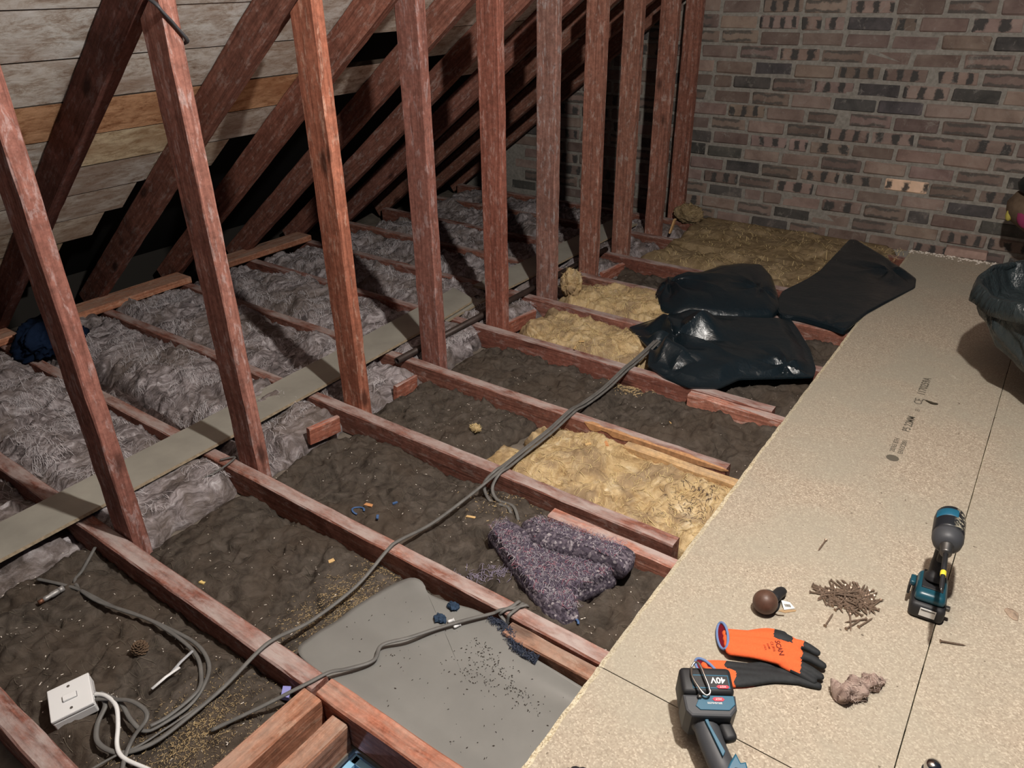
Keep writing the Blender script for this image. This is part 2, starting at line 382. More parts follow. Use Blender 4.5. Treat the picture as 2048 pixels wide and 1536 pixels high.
for i in range(-12, 1):
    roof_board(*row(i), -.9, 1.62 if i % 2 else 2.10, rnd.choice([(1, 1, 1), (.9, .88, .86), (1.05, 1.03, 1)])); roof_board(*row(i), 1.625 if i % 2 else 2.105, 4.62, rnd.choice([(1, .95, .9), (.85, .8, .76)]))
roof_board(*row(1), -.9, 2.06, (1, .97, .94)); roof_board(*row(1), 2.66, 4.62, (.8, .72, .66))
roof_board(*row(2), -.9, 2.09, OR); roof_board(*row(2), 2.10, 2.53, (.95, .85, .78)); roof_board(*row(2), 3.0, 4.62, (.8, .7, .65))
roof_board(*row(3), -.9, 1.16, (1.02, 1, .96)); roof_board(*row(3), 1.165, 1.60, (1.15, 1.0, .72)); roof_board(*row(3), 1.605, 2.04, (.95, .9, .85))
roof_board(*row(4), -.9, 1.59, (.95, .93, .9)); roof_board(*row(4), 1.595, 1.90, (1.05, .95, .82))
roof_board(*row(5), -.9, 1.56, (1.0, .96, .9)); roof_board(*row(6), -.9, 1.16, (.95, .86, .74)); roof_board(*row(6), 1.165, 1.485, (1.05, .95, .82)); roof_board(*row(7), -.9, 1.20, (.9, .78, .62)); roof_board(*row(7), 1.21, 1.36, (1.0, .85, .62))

# ------------------------------------------------------------------ timbers
def beam(name, L_, w, h, mat, loc, rot=(0, 0, 0), col=(1, 1, 1), parent=None, seed=0, rag=.0015, cutz=None):
    """timber with its length along local x from 0 to L_, chamfered and slightly uneven"""
    rg = random.Random(seed); bm = bmesh.new(); c = .004; n = max(1, int(L_/.06))
    prof = [(-w/2+c, -h/2), (w/2-c, -h/2), (w/2, -h/2+c), (w/2, h/2-c), (w/2-c, h/2), (-w/2+c, h/2), (-w/2, h/2-c), (-w/2, -h/2+c)]
    rings = []
    for i in range(n+1):
        x = L_*i/n; dy = rg.uniform(-rag, rag)*.6; dz = rg.uniform(-rag, rag)*.3; dy *= .5; ring = []
        for (y, z) in prof:
            xx = x
            if cutz and i == n: xx = x + cutz(y, z)
            ring.append(bm.verts.new((xx, y+dy+rg.uniform(-rag, rag)*.6, z+dz+rg.uniform(-rag, rag)*.5)))
        rings.append(ring)
    for a, b in zip(rings, rings[1:]):
        for k in range(8): bm.faces.new((a[k], a[(k+1) % 8], b[(k+1) % 8], b[k]))
    bm.faces.new(rings[0]); bm.faces.new(rings[-1])
    o = bm_obj(name, bm, mat, parent); o.location = loc; o.rotation_euler = rot; o.color = (*col, 1); return o
JY = [.205, .648, 1.080, 1.545, 1.975, 2.415, 2.833, 3.242, 3.622, 4.055, 4.44]   # near faces
JW = [.050, .050, .046, .048, .046, .046, .047, .048, .048, .047, .047]
JH = .098
JEND = [-.93, -1.035, 1.9, -.583, -.60, -.60, 1.9, 1.9, 1.9, 1.9, 1.9]
JL = ['ceiling joist nearest the camera, in the bottom left corner of the photo', 'ceiling joist under the leftmost post, ending at the loft hatch', 'ceiling joist with grey cable wound round it beside the grey vinyl sheet',
      'ceiling joist beside the folded purple felt, ending short of the chipboard', 'ceiling joist with an orange splintered edge behind the yellow wool', 'ceiling joist in front of the large crumpled black bag',
      'ceiling joist running under the front black bag', 'ceiling joist seen between the front bag and the far flat bag', 'bare red ceiling joist behind the left black bag', 'ceiling joist half buried in dusty yellow wool near the brick wall', 'last ceiling joist, next to the brick wall']
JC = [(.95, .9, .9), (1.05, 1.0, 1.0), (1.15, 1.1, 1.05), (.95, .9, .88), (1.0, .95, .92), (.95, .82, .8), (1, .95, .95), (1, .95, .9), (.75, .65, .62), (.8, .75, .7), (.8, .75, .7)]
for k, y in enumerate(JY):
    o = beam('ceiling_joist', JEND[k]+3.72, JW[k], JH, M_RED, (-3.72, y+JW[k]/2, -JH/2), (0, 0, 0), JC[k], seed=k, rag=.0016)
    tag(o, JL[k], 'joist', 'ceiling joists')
# splintered pale edge on the fifth joist
bm = bmesh.new()
rg = random.Random(2); vs = []
for i in range(24):
    x = -1.12+.53*i/23; d = .012+rg.uniform(-.005, .006) if 0 < i < 23 else .001
    vs.append([bm.verts.new((x, 1.9735, .001)), bm.verts.new((x, 1.9735+d, .0015)), bm.verts.new((x, 1.9735, -d*1.4))])
for a, b in zip(vs, vs[1:]):
    for k in range(3): bm.faces.new((a[k], a[(k+1) % 3], b[(k+1) % 3], b[k]))
bm.faces.new(vs[0]); bm.faces.new(vs[-1])
sp = bm_obj('splintered_edge', bm, plain('splinter_wood', (.50, .27, .13), .8, .2, var=.3, vs=60))
sp.parent = [o for o in bpy.data.objects if o.get('label') == JL[4]][0]; sp.matrix_parent_inverse = Matrix.Translation(sp.parent.location).inverted()

# posts and rafters
PY_ = [JY[k]+JW[k] for k in range(1, 11)]; PW = .045
PC = [(1.15, 1.1, 1.15), (1.35, 1.35, 1.4), (1.5, 1.25, 1.05), (1.05, 1.0, 1.05), (1.2, 1.0, .95), (1.1, 1.3, 1.4), (1.15, 1.15, 1.1), (1.1, 1.15, 1.1), (1.1, 1.1, 1.05), (1.05, 1.0, .95)]
PX1 = [-1.838, -1.835, -1.838, -1.828, -1.83, -1.837, -1.84, -1.85, -1.857, -1.885]
PLAB = ['leftmost upright post, its foot by the end of the grey strip', 'second upright post from the left with a black cable looped round its top', 'bright orange-red upright post with pale flecks on its shaded side, third from the left',
        'fourth upright post from the left, beside the open end of the dark pipe', 'fifth upright post from the left, standing behind the pipe', 'greyish dusty upright post beside the pale tuft of yellow wool',
        'seventh upright post from the left, next to the left black bag', 'third upright post from the brick wall', 'second upright post from the brick wall', 'upright post closest to the brick wall']
def beam_world(name, p0, p1, wside, w, h, mat, col, seed):
    """timber from p0 to p1, w along world y, h across"""
    d = (p1-p0); ln = d.length; X = d.normalized(); Y = Vector((0, 1, 0)); Z = X.cross(Y)
    o = beam(name, ln, w, h, mat, (0, 0, 0), seed=seed, col=col, rag=.002)
    o.matrix_world = Matrix(((X.x, Y.x, Z.x, p0.x), (X.y, Y.y, Z.y, p0.y), (X.z, Y.z, Z.z, p0.z), (0, 0, 0, 1))); return o
tanp = math.tan(PT)
for k in range(10):
    y = PY_[k]+PW/2+.001; x1 = PX1[k]; wx = .102; x0 = x1-wx
    # post: local x = up, built by hand so that the head follows the rafter
    ln = (1.337+.754*(x1-wx/2+1.894))+.096
    o = beam('upright_post', ln, PW, wx, M_RED, (0, 0, 0), seed=50+k, col=PC[k], rag=.002, cutz=lambda yy, zz: -zz*.754)
    # local x -> world z, local y -> world y, local z -> world -x
    o.matrix_world = Matrix(((0, 0, -1, x1-wx/2), (0, 1, 0, y), (1, 0, 0, -.096), (0, 0, 0, 1)))
    tag(o, PLAB[k], 'post', 'row of upright posts')
RL = ['rafter at the far left edge, behind the leftmost post', 'dark rafter running down behind the two leftmost posts', 'red-brown rafter meeting the head of the orange-red post', 'rafter meeting the head of the fourth post from the left',
      'rafter meeting the head of the fifth post from the left', 'rafter meeting the head of the greyish post', 'fourth rafter from the brick wall', 'third rafter from the brick wall', 'second rafter from the brick wall', 'rafter against the brick wall']
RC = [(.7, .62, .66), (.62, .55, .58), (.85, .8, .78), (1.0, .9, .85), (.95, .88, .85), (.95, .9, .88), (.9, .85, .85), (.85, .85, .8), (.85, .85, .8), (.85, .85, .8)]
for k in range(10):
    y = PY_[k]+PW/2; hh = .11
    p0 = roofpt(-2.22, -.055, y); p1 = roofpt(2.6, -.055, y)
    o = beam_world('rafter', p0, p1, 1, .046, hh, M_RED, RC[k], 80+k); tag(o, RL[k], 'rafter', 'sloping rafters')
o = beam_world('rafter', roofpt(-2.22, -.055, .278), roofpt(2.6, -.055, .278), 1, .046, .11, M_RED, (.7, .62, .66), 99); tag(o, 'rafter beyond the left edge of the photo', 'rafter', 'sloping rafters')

# eaves timbers lying along the rafter feet
for (y0, y1, x, lab, c) in ((.75, 1.16, -3.60, 'short orange-edged eaves timber at the left edge', (1.3, 1.1, .95)), (1.40, 2.02, -3.60, 'orange-edged eaves timber between the two leftmost posts', (1.3, 1.1, .95)), (2.22, 2.86, -3.63, 'eaves timber behind the orange-red post', (1.0, .85, .75))):
    o = beam('eaves_timber', y1-y0, .13, .034, M_RAW, (x, y0, .019), (0, 0, R(90)), c, seed=int(y0*100)); tag(o, lab, 'timber', 'eaves timbers')

# short pieces beside the joists under the chipboard edge
def piece(name, x0, x1, y0, y1, ztop, h, mat, col, lab, seed, ry=0):
    o = beam(name, x1-x0, y1-y0, h, mat, (x0, (y0+y1)/2, ztop-h/2), (0, ry, 0), col, seed=seed, rag=.003); tag(o, lab, 'timber', 'short packing timbers'); return o
piece('packing_timber', -.79, -.30, 1.030, 1.076, -.008, .07, M_RAW, (.85, .8, .75), 'short dusty packing timber along the joist by the grey vinyl sheet', 301)
piece('packing_timber', -.945, -.30, 1.468, 1.510, -.004, .07, M_RED, (1.6, 1.5, 1.4), 'short red packing timber beside the purple felt', 302)
piece('packing_timber', -.935, -.30, 1.920, 1.958, -.004, .07, M_NEW, (1, 1, 1), 'pale new packing timber beside the yellow glass wool', 303)
piece('packing_timber', -.905, -.30, 2.375, 2.413, -.004, .07, M_RED, (1.7, 1.6, 1.5), 'short packing timber in front of the front black bag', 304)
# hatch timbers
o = beam('hatch_joist', 1.3, .052, .098, M_RAW, (-1.022, .675, -.049), (0, 0, 0), (1.0, .72, .66), seed=311); tag(o, 'bright red sawn timber on the far side of the loft hatch', 'timber')
o = beam('hatch_trimmer', .75, .058, .098, M_RAW, (-1.028, .645, -.049), (0, 0, R(-90)), (1.05, .92, .82), seed=312); tag(o, 'sawn timber running towards the camera left of the hatch', 'timber')
o = beam('hatch_trimmer', .75, .050, .085, M_RAW, (-.944, .645, -.068), (0, 0, R(-90)), (1.0, .98, .94), seed=313); tag(o, 'lower sawn timber along the edge of the blue hatch opening', 'timber')
M_BLUE = plain('pale_blue_paint', (.30, .58, .80), .5, .4, var=.06)
h = empty('hatch_lining', (-.62, .36, -.4))
bm = bmesh.new(); rbox(bm, (.016, .58, .30), T((HX0+.012+.62, 0, .135))); bm_obj('lining_panel', bm, M_BLUE, h)
bm = bmesh.new(); rbox(bm, (.58, .016, .30), T((.004, .648-.36-.012, .135))); bm_obj('lining_panel', bm, M_BLUE, h)
tag(h, 'light blue lining of the loft hatch at the bottom edge', 'hatch')
# blocking pieces near the posts
for y0, y1, x, zt, a, lab in ((1.375, 1.50, -1.885, .012, .15, 'splintered board end standing by the foot of the orange-red post'), (1.80, 1.915, -1.875, -.004, .05, 'small orange block by the foot of the fourth post'),
                              (2.53, 2.73, -1.865, .0, .1, 'red board offcut standing behind the fifth post'), (3.36, 3.56, -1.84, -.005, .12, 'red board offcut beside the seventh post')):
    o = beam('board_offcut', y1-y0, .02, .07, M_RED, (x, y0, zt-.035), (R(8), 0, R(90)-a), (1.5, 1.2, 1.05), seed=int(y0*50), rag=.004); tag(o, lab, 'offcut', 'board offcuts between the joists')
o = beam('board_offcut', .09, .03, .012, M_NEW, (-1.80, 4.13, .02), (0, R(-75), 0), (1.2, 1.1, 1.0), seed=5); tag(o, 'pale broken stub of wood at the foot of the second post from the wall', 'offcut')

# ------------------------------------------------------------------ insulation
def batt(name, x0, x1, y0, y1, zf, mat, res=.008, label=None, cat='insulation', group=None, outline=None, jag=.0):
    """a lump of loft insulation: relief surface zf(X, Y) with skirts down to the plasterboard"""
    nx = max(4, int((x1-x0)/res)); ny = max(4, int((y1-y0)/res))
    u = np.linspace(0, 1, nx+1); v = np.linspace(0, 1, ny+1); U_, V_ = np.meshgrid(u, v, indexing='ij')
    Y = y0+(y1-y0)*V_
    e0 = jag*fbm(Y*7, Y*0+x0*3, 4, 5); e1 = jag*fbm(Y*7, Y*0+x1*3, 4, 9)
    X = (x0+e0)*(1-U_)+(x1+e1)*U_
    Z = zf(X, Y)
    if jag:
        dx = np.minimum(X-(x0+e0), (x1+e1)-X); Z = -.096+(Z+.096)*np.sqrt(sstep(-.01, .06, dx))
    P = np.stack([X, Y, Z], -1)
    # skirt
    B = P.copy(); B[..., 2] = -.099
    top = P.reshape(-1, 3); idx = np.arange((nx+1)*(ny+1)).reshape(nx+1, ny+1)
    f = np.stack([idx[:-1, :-1], idx[1:, :-1], idx[1:, 1:], idx[:-1, 1:]], -1).reshape(-1, 4)
    border = list(idx[:, 0])+list(idx[-1, 1:])+list(idx[-2::-1, -1])+list(idx[0, -2:0:-1]); nb = len(border); n0 = len(top)
    sk = B.reshape(-1, 3)[border]
    b = np.array(border); q = np.arange(nb)+n0
    fs = np.stack([b, np.roll(b, -1)[:], np.roll(q, -1), q], -1)[:, ::-1]
    o = mesh_obj(name, np.concatenate([top, sk]), np.concatenate([f, fs]), mat, smooth=True)
    if label: tag(o, label, cat, group)
    o_h = lambda xx, yy: zf(np.asarray(xx, float), np.asarray(yy, float))
    return o, o_h
def edgefall(Y, y0, y1, w=.05, d=.05):
    e = np.minimum(Y-y0, y1-Y); return d*(1-sstep(0, w, e))
def strands(name, parent, n, hf, x0, x1, y0, y1, mat, ln=(.02, .07), wd=.0007, lift=.006, seed=0, curl=6, dens=None, comb=False):
    rg = np.random.RandomState(seed); m = 5
    xs = rg.uniform(x0, x1, n); ys = rg.uniform(y0, y1, n)
    if dens is not None:
        k = dens(xs, ys) > rg.uniform(0, 1, n); xs = xs[k]; ys = ys[k]; n = len(xs)
    a = (rg.uniform(0, 2*np.pi, n) if not comb else 9*fbm(xs*5, ys*5, 2, 5)+rg.normal(0, .35, n)); cu = rg.normal(0, curl, n); l = rg.uniform(ln[0], ln[1], n)
    V = np.zeros((n, m, 2, 3)); px, py = xs.copy(), ys.copy(); li = rg.uniform(.001, lift, n); w_ = wd*rg.uniform(.6, 1.5, n)
    for i in range(m):
        t = i/(m-1); z = np.clip(hf(px, py), -.1, .3)+.0008+li*np.sin(np.pi*(t*.9+.05))
        nx, ny = -np.sin(a), np.cos(a)
        for s, sg in ((0, -1), (1, 1)):
            V[:, i, s, 0] = px+nx*w_*sg; V[:, i, s, 1] = py+ny*w_*sg; V[:, i, s, 2] = z
        px = px+np.cos(a)*l/(m-1); py = py+np.sin(a)*l/(m-1); a = a+cu*l/(m-1)*4
        px = np.clip(px, x0, x1); py = np.clip(py, y0, y1)
    base = (np.arange(n)*m*2)[:, None]; i = np.arange(m-1)[None, :]*2
    F = np.stack([base+i, base+i+1, base+i+3, base+i+2], -1).reshape(-1, 4)
    o = mesh_obj(name, V.reshape(-1, 3), F, mat, parent); return tag(o, kind='stuff')
def flecks(name, parent, n, hf, x0, x1, y0, y1, mat, size=.003, seed=0):
    rg = np.random.RandomState(seed); xs = rg.uniform(x0, x1, n); ys = rg.uniform(y0, y1, n); z = hf(xs, ys)+.001
    a = rg.uniform(0, 6.28, n); l = size*rg.uniform(.5, 2.6, n); w_ = size*rg.uniform(.3, .9, n); V = np.zeros((n, 5, 3))
    for k, (i, j) in enumerate(((-1, -1), (1, -1), (1, 1), (-1, 1))):
        V[:, k, 0] = xs+np.cos(a)*l*i*.5-np.sin(a)*w_*j*.5; V[:, k, 1] = ys+np.sin(a)*l*i*.5+np.cos(a)*w_*j*.5; V[:, k, 2] = z
    V[:, 4, 0] = xs; V[:, 4, 1] = ys; V[:, 4, 2] = z+size*.35
    b = (np.arange(n)*5)[:, None]; F = np.concatenate([b+np.array([[i, (i+1) % 4, 4]]) for i in range(4)])
    o = mesh_obj(name, V.reshape(-1, 3), F, mat, parent); return tag(o, kind='stuff')

def grey_z(base, y0, y1, s, amp=1.0):
    def f(X, Y):
        u = X+.10*fbm(X*5, Y*5, 3, s); v = Y+.10*fbm(X*5+40, Y*5+13, 3, s+7)
        z = base+amp*(0.055*fbm(u*3.2, v*3.6, 3, s+1)+.026*ridged(u*9, v*6, 3, s+2)+.011*ridged(u*30, v*14, 3, s+3)+.004*fbm(u*80, v*60, 2, s+4))
        z = np.maximum(z-edgefall(Y, y0, y1, .06, .035), -.098)
        return np.where(X > -2.37, np.minimum(z, .004), z)
    return f
def brown_z(base, y0, y1, s, rough=1.0):
    def f(X, Y):
        u = X+.03*fbm(X*9, Y*9, 3, s); v = Y+.03*fbm(X*9+40, Y*9+13, 3, s+7)
        b = np.abs(fbm(u*6, v*6, 3, s+2))+.25*np.abs(fbm(u*19, v*19, 3, s+12))
        z = base+rough*(.022*fbm(u*4, v*4, 4, s+1)+.030*b+.009*ridged(u*18, v*18, 3, s+5)+.006*fbm(u*55, v*55, 3, s+3)-.02*sstep(.22, .45, fbm(u*11, v*11, 2, s+6)))
        return np.clip(z-edgefall(Y, y0, y1, .05, .022), -.098, .02)
    return f
def bay(k): return JY[k]+JW[k]+.0015, JY[k+1]-.0015
GL = ['blue-shadowed grey mineral wool in the lower left corner', 'pale grey-brown mineral wool left of the leftmost post', 'grey-brown mineral wool between the two leftmost posts, with a deep fold', 'pale grey mineral wool left of the orange-red post',
      'curly grey mineral wool behind the orange-red post', 'grey mineral wool behind the fourth post', 'grey mineral wool crossed by the fifth post shadow', 'brownish mineral wool behind the greyish post', 'brownish mineral wool near the far end of the roof', 'mineral wool in the far corner under the rafters']
GBASE = [-.03, .012, -.02, .0, .0, -.005, -.01, -.01, -.01, -.01]
for k in range(10):
    y0, y1 = bay(k); zf = grey_z(GBASE[k], y0, y1, 100+k*11)
    if k == 2:
        z0 = zf
        zf = lambda X, Y, z0=z0: np.maximum(z0(X, Y)-.05*np.exp(-((Y-1.235-.03*np.sin(X*3))/.03)**2)*sstep(-3.3, -2.9, X)+.02*sstep(1.25, 1.33, Y), -.098)
    yy0, yy1 = y0, y1
    o, hf = batt('mineral_wool_batt', -3.58, -2.04 if k == 0 else -1.80 if k > 6 else -1.885+.02*math.sin(k*3), yy0, yy1, zf, M_GREY if k < 7 else M_GREY, .0075 if k < 6 else .011, GL[k], 'insulation', 'grey mineral wool between the joists', jag=.05)
    strands('loose_fibres', o, [2500, 8000, 7000, 7000, 6000, 5000, 4000, 2500, 1500, 800][k], hf, -3.5, -2.06 if k == 0 else -1.89, y0+.01, y1-.01, M_FIB_G, seed=k, wd=.00045, lift=.009, comb=True, ln=(.02, .06), curl=9, dens=lambda X, Y: sstep(-.12, .3, fbm(X*6, Y*6, 3, 77)))
BL = ['dark matted insulation under the white switch box', 'brown matted insulation between leftmost post and grey vinyl sheet', 'brown matted insulation under the folded purple felt', 'grey-brown matted clump by the foot of the orange-red post',
      'brown matted insulation behind the yellow glass wool', 'brown matted insulation under the front black bag', 'brown matted insulation behind the front black bag', 'dark loose insulation beside the bare red joist']
bz = {}
for k in range(8):
    y0, y1 = bay(k); zf = brown_z([-.05, -.058, -.055, -.045, -.05, -.06, -.06, -.065][k], y0, y1, 300+k*17, [.9, .9, 1.0, 1.2, 1.1, 1.1, 1.1, 1.2][k])
    if k == 2: 
        z0 = zf; zf = lambda X, Y, z0=z0: np.maximum(z0(X, Y)-.05*np.exp(-(((X+.64)/.03)**2+((Y-1.24)/.022)**2)), -.098)
    if k == 1:
        z0 = zf; zf = lambda X, Y, z0=z0: np.where(X > -1.20, np.minimum(z0(X, Y), -.058), z0(X, Y))
    x0 = {0: -2.02, 2: -1.86, 5: -1.19, 6: -1.24}.get(k, -1.868); x1 = [-1.065, -.30, -.25, -1.33, -.25, -.25, -.25, -.25][k]
    bz[k] = zf
    o, hf = batt('matted_insulation', x0, x1, y0, y1, zf, M_BROWN, .0065 if k < 5 else .009, BL[k], 'insulation', 'brown matted insulation between the joists', jag=.03 if k != 0 else .01)
    strands('dust_fibres', o, 500 if k < 5 else 250, hf, x0+.03, min(x1, -.5)-.03, y0+.01, y1-.01, M_FIB_B, seed=40+k, wd=.0003, lift=.005, ln=(.01, .04))
    flecks('pale_flecks', o, 130 if k < 3 else 60, hf, x0+.03, min(x1, -.5)-.03, y0+.02, y1-.02, M_FLECK, .0028, 60+k)
# straw-coloured shavings along the cable and by the vinyl sheet
def cluster(name, n, k, cx, cy, sx, sy, mat, seed, size=.004, lab=None):
    rg = np.random.RandomState(seed); xs = rg.normal(cx, sx, n); ys = np.clip(rg.normal(cy, sy, n), bay(k)[0]+.01, bay(k)[1]-.01); z = bz[k](xs, ys)+.001; V = np.zeros((n, 4, 3)); a = rg.uniform(0, 6.28, n); l = size*rg.uniform(.5, 3, n); w_ = size*.25
    for i, (p, q) in enumerate(((-1, -1), (1, -1), (1, 1), (-1, 1))):
        V[:, i, 0] = xs+np.cos(a)*l*p*.5-np.sin(a)*w_*q*.5; V[:, i, 1] = ys+np.sin(a)*l*p*.5+np.cos(a)*w_*q*.5; V[:, i, 2] = z+rg.uniform(0, .003, n)
    o = mesh_obj(name, V.reshape(-1, 3), np.arange(n*4).reshape(-1, 4), mat); tag(o, lab, 'wood shavings', kind='stuff')
cluster('wood_shavings', 2600, 1, -1.22, .90, .04, .09, M_STRAW, 1, .0026, 'straw-coloured shavings beside the grey vinyl sheet')
cluster('wood_shavings', 2200, 0, -1.19, .45, .055, .07, M_STRAW, 2, .0026, 'straw-coloured shavings left of the hatch timbers')
cluster('wood_shavings', 350, 4, -1.15, 2.37, .04, .03, M_STRAW, 3, .006, 'pale straw by the cables behind the yellow wool')
cluster('wood_shavings', 160, 2, -1.12, 1.46, .06, .05, M_STRAW, 4, .004, 'straw-coloured shavings above the purple felt')
def yel_z(base, y0, y1, s, amp=1.0, ef=.03):
    def f(X, Y):
        u = X+.06*fbm(X*6, Y*6, 3, s); v = Y+.06*fbm(X*6+40, Y*6+13, 3, s+7)
        z = base+amp*(.035*fbm(u*4.5, v*5.5, 3, s+1)+.025*np.abs(fbm(u*7, v*9, 3, s+2))+.009*ridged(u*20, v*16, 3, s+3)+.005*fbm(u*55, v*55, 3, s+4))
        return np.maximum(z-edgefall(Y, y0, y1, .045, ef), -.098)
    return f
for k, x0, x1, base, lab, s in ((3, -1.30, -.27, -.028, 'bright yellow glass wool in the middle of the photo', 501), (5, -1.80, -1.17, -.012, 'yellow glass wool left of the front black bag', 502), (6, -1.83, -1.22, .0, 'yellow glass wool left of the rear black bag', 503)):
    y0, y1 = bay(k); zf = yel_z(base, y0, y1, s, 1.05)
    o, hf = batt('glass_wool_batt', x0, x1, y0, y1, zf, M_YEL, .0065, lab, 'insulation', 'yellow glass wool', jag=.12)
    strands('loose_fibres', o, 900, hf, x0+.08, x1-.08, y0+.01, y1-.01, M_FIB_Y, seed=90+k, wd=.0005, lift=.006, ln=(.01, .04))
    if k == 3: strands('dark_fibres', o, 700, hf, -.75, -.56, y0+.02, y1-.02, plain('dark_fibre', (.06, .045, .05), .9, .1), seed=93, wd=.0005, lift=.005, ln=(.006, .02), dens=lambda X, Y: np.exp(-(((X+.62)/.08)**2+((Y-1.80)/.09)**2)))
y0, y1 = JY[8]+JW[8]+.0015, WY-.02
def far_z(X, Y):
    u = X+.08*fbm(X*5, Y*5, 3, 61); v = Y+.08*fbm(X*5+4, Y*5+3, 3, 62)
    return np.maximum(-.012+.03*sstep(4.0, 4.3, Y)+.05*fbm(u*3.5, v*3.5, 4, 63)+.02*ridged(u*8, v*10, 3, 64)+.005*fbm(u*50, v*50, 2, 65)-edgefall(Y, y0, y1, .08, .05), .004*0-.05)
def far_z2(X, Y): # clear of the joists buried below
    z = far_z(X, Y)
    return np.where((Y > JY[9]-.02), np.maximum(z, .006), z)
o, hf = batt('glass_wool_blanket', -1.80, -.60, y0, y1, far_z2, M_YELD, .010, 'flattened dusty yellow wool in front of the brick wall', 'insulation', jag=.06)
strands('loose_fibres', o, 700, hf, -1.7, -.55, y0+.05, y1-.05, M_FIB_Y, seed=77, wd=.0008, lift=.01, ln=(.02, .06))
# tufts of yellow wool
def tuft(name, loc, size, sc, mat, lab, seed, fib=None, amp=.28):
    rg = np.random.RandomState(seed); bm = bmesh.new(); bmesh.ops.create_icosphere(bm, subdivisions=5, radius=1)
    co = np.array([v.co[:] for v in bm.verts]); a = co[:, 0]*1.7+co[:, 2]*.9; b_ = co[:, 1]*1.7-co[:, 2]*1.1
    d = 1+amp*fbm(a*1.3+seed, b_*1.3, 4, seed)+.12*ridged(a*4, b_*4+seed, 3, seed+1)
    for v, k in zip(bm.verts, d):
        c = v.co*k; v.co = Vector((c.x*size*sc[0], c.y*size*sc[1], max(c.z, -.85)*size*sc[2]))
    o = bm_obj(name, bm, mat, smooth=True); zmin = min(v.co.z for v in o.data.vertices); o.location = (loc[0], loc[1], loc[2]-zmin); tag(o, lab, 'insulation')
    if fib:
        n = 260; V = []; Fc = []; r2 = random.Random(seed)
        vs = [v for v in o.data.vertices if v.normal.z > -.2]
        for i in range(n):
            v = r2.choice(vs); t = Vector((r2.uniform(-1, 1), r2.uniform(-1, 1), r2.uniform(-.3, .6))).normalized()*r2.uniform(.01, .03)*min(1, size/.05); p = v.co*.98; b0 = len(V)
            q = v.normal.cross(t).normalized()*.0005
            V += [tuple(p-q), tuple(p+q), tuple(p+t*.5+v.normal*.004+q), tuple(p+t*.5+v.normal*.004-q), tuple(p+t+v.normal*.002)]; Fc += [(b0, b0+1, b0+2, b0+3), (b0+3, b0+2, b0+4)]
        tag(mesh_obj('loose_fibres', V, Fc, fib, o), kind='stuff')
    return o
tuft('wool_tuft', (-1.80, 2.99, -.01), .06, (.8, .8, 1.25), M_YEL, 'pale tuft of yellow wool at the foot of the greyish post', 5, M_FIB_Y)
tuft('wool_tuft', (-1.83, 4.46, .0), .075, (1.2, .7, .8), M_YELD, 'tuft of dusty yellow wool at the foot of the post by the wall', 6, M_FIB_Y)
tuft('wool_tuft', (-1.43, 1.745, -.03), .017, (1.2, .8, .8), M_YEL, 'small yellow tuft lying on the grey-brown clump', 7, M_FIB_Y)
for p, s, sd, lab in (((1735, 1380), .034, 8, 'grey-brown twist of wool lying on the chipboard'),):
    a = W(1668, 1402, .022); b = W(1768, 1362, .022); bm = bmesh.new(); n = 46; m = 18; rings = []
    for i in range(n):
        t = i/(n-1); c = a.lerp(b, t); c.z = .022
        r = (.026*(1-.55*t)+.004*math.sin(t*19))*math.sqrt(max(.02, 1-(2*t-1)**6)); d = (b-a).normalized(); s_ = Vector((-d.y, d.x, 0)); tw = t*5.5
        ring = []
        for j in range(m):
            an = 2*math.pi*j/m; rr = r*(1+.22*math.sin(3*an+tw*2.2)+.16*math.sin(5*an-tw*3+1)+.09*random.uniform(-1, 1))
            ring.append(bm.verts.new(c+s_*(rr*math.cos(an))+Vector((0, 0, max(.001, r*.8+rr*.85*math.sin(an))))))
        rings.append(ring)
    for r0, r1 in zip(rings, rings[1:]):
        for j in range(m): bm.faces.new((r0[j], r0[(j+1) % m], r1[(j+1) % m], r1[j]))
    bm.faces.new(rings[0]); bm.faces.new(rings[-1])
    M_TW = fibre_mat('pinkish_wool', [(.28, (.09, .06, .05)), (.45, (.28, .20, .17)), (.62, (.44, .34, .29)), (.8, (.66, .56, .50))], fine=(50, 18, 40), bd=.004)
    o = bm_obj('wool_twist', bm, M_TW, smooth=True); tag(o, lab, 'insulation')
    V = []; Fc = []; r2 = random.Random(3)
    for i in range(420):
        v = r2.choice(o.data.vertices); t = Vector((r2.uniform(-1, 1), r2.uniform(-1, 1), r2.uniform(-.1, .5)))*r2.uniform(.006, .018); p = Vector(v.co); b0 = len(V); q = Vector((t.y, -t.x, 0)).normalized()*.00035
        V += [tuple(p-q), tuple(p+q), tuple(p+t*.5+q+Vector((0, 0, .003))), tuple(p+t*.5-q+Vector((0, 0, .003))), tuple(p+t)]
        V = [(x, y, max(z, .0225)) for x, y, z in V]
        Fc += [(b0, b0+1, b0+2, b0+3), (b0+3, b0+2, b0+4)]
    tag(mesh_obj('loose_fibres', V, Fc, plain('pink_fibre', (.5, .4, .34), .9, .1), o), kind='stuff')

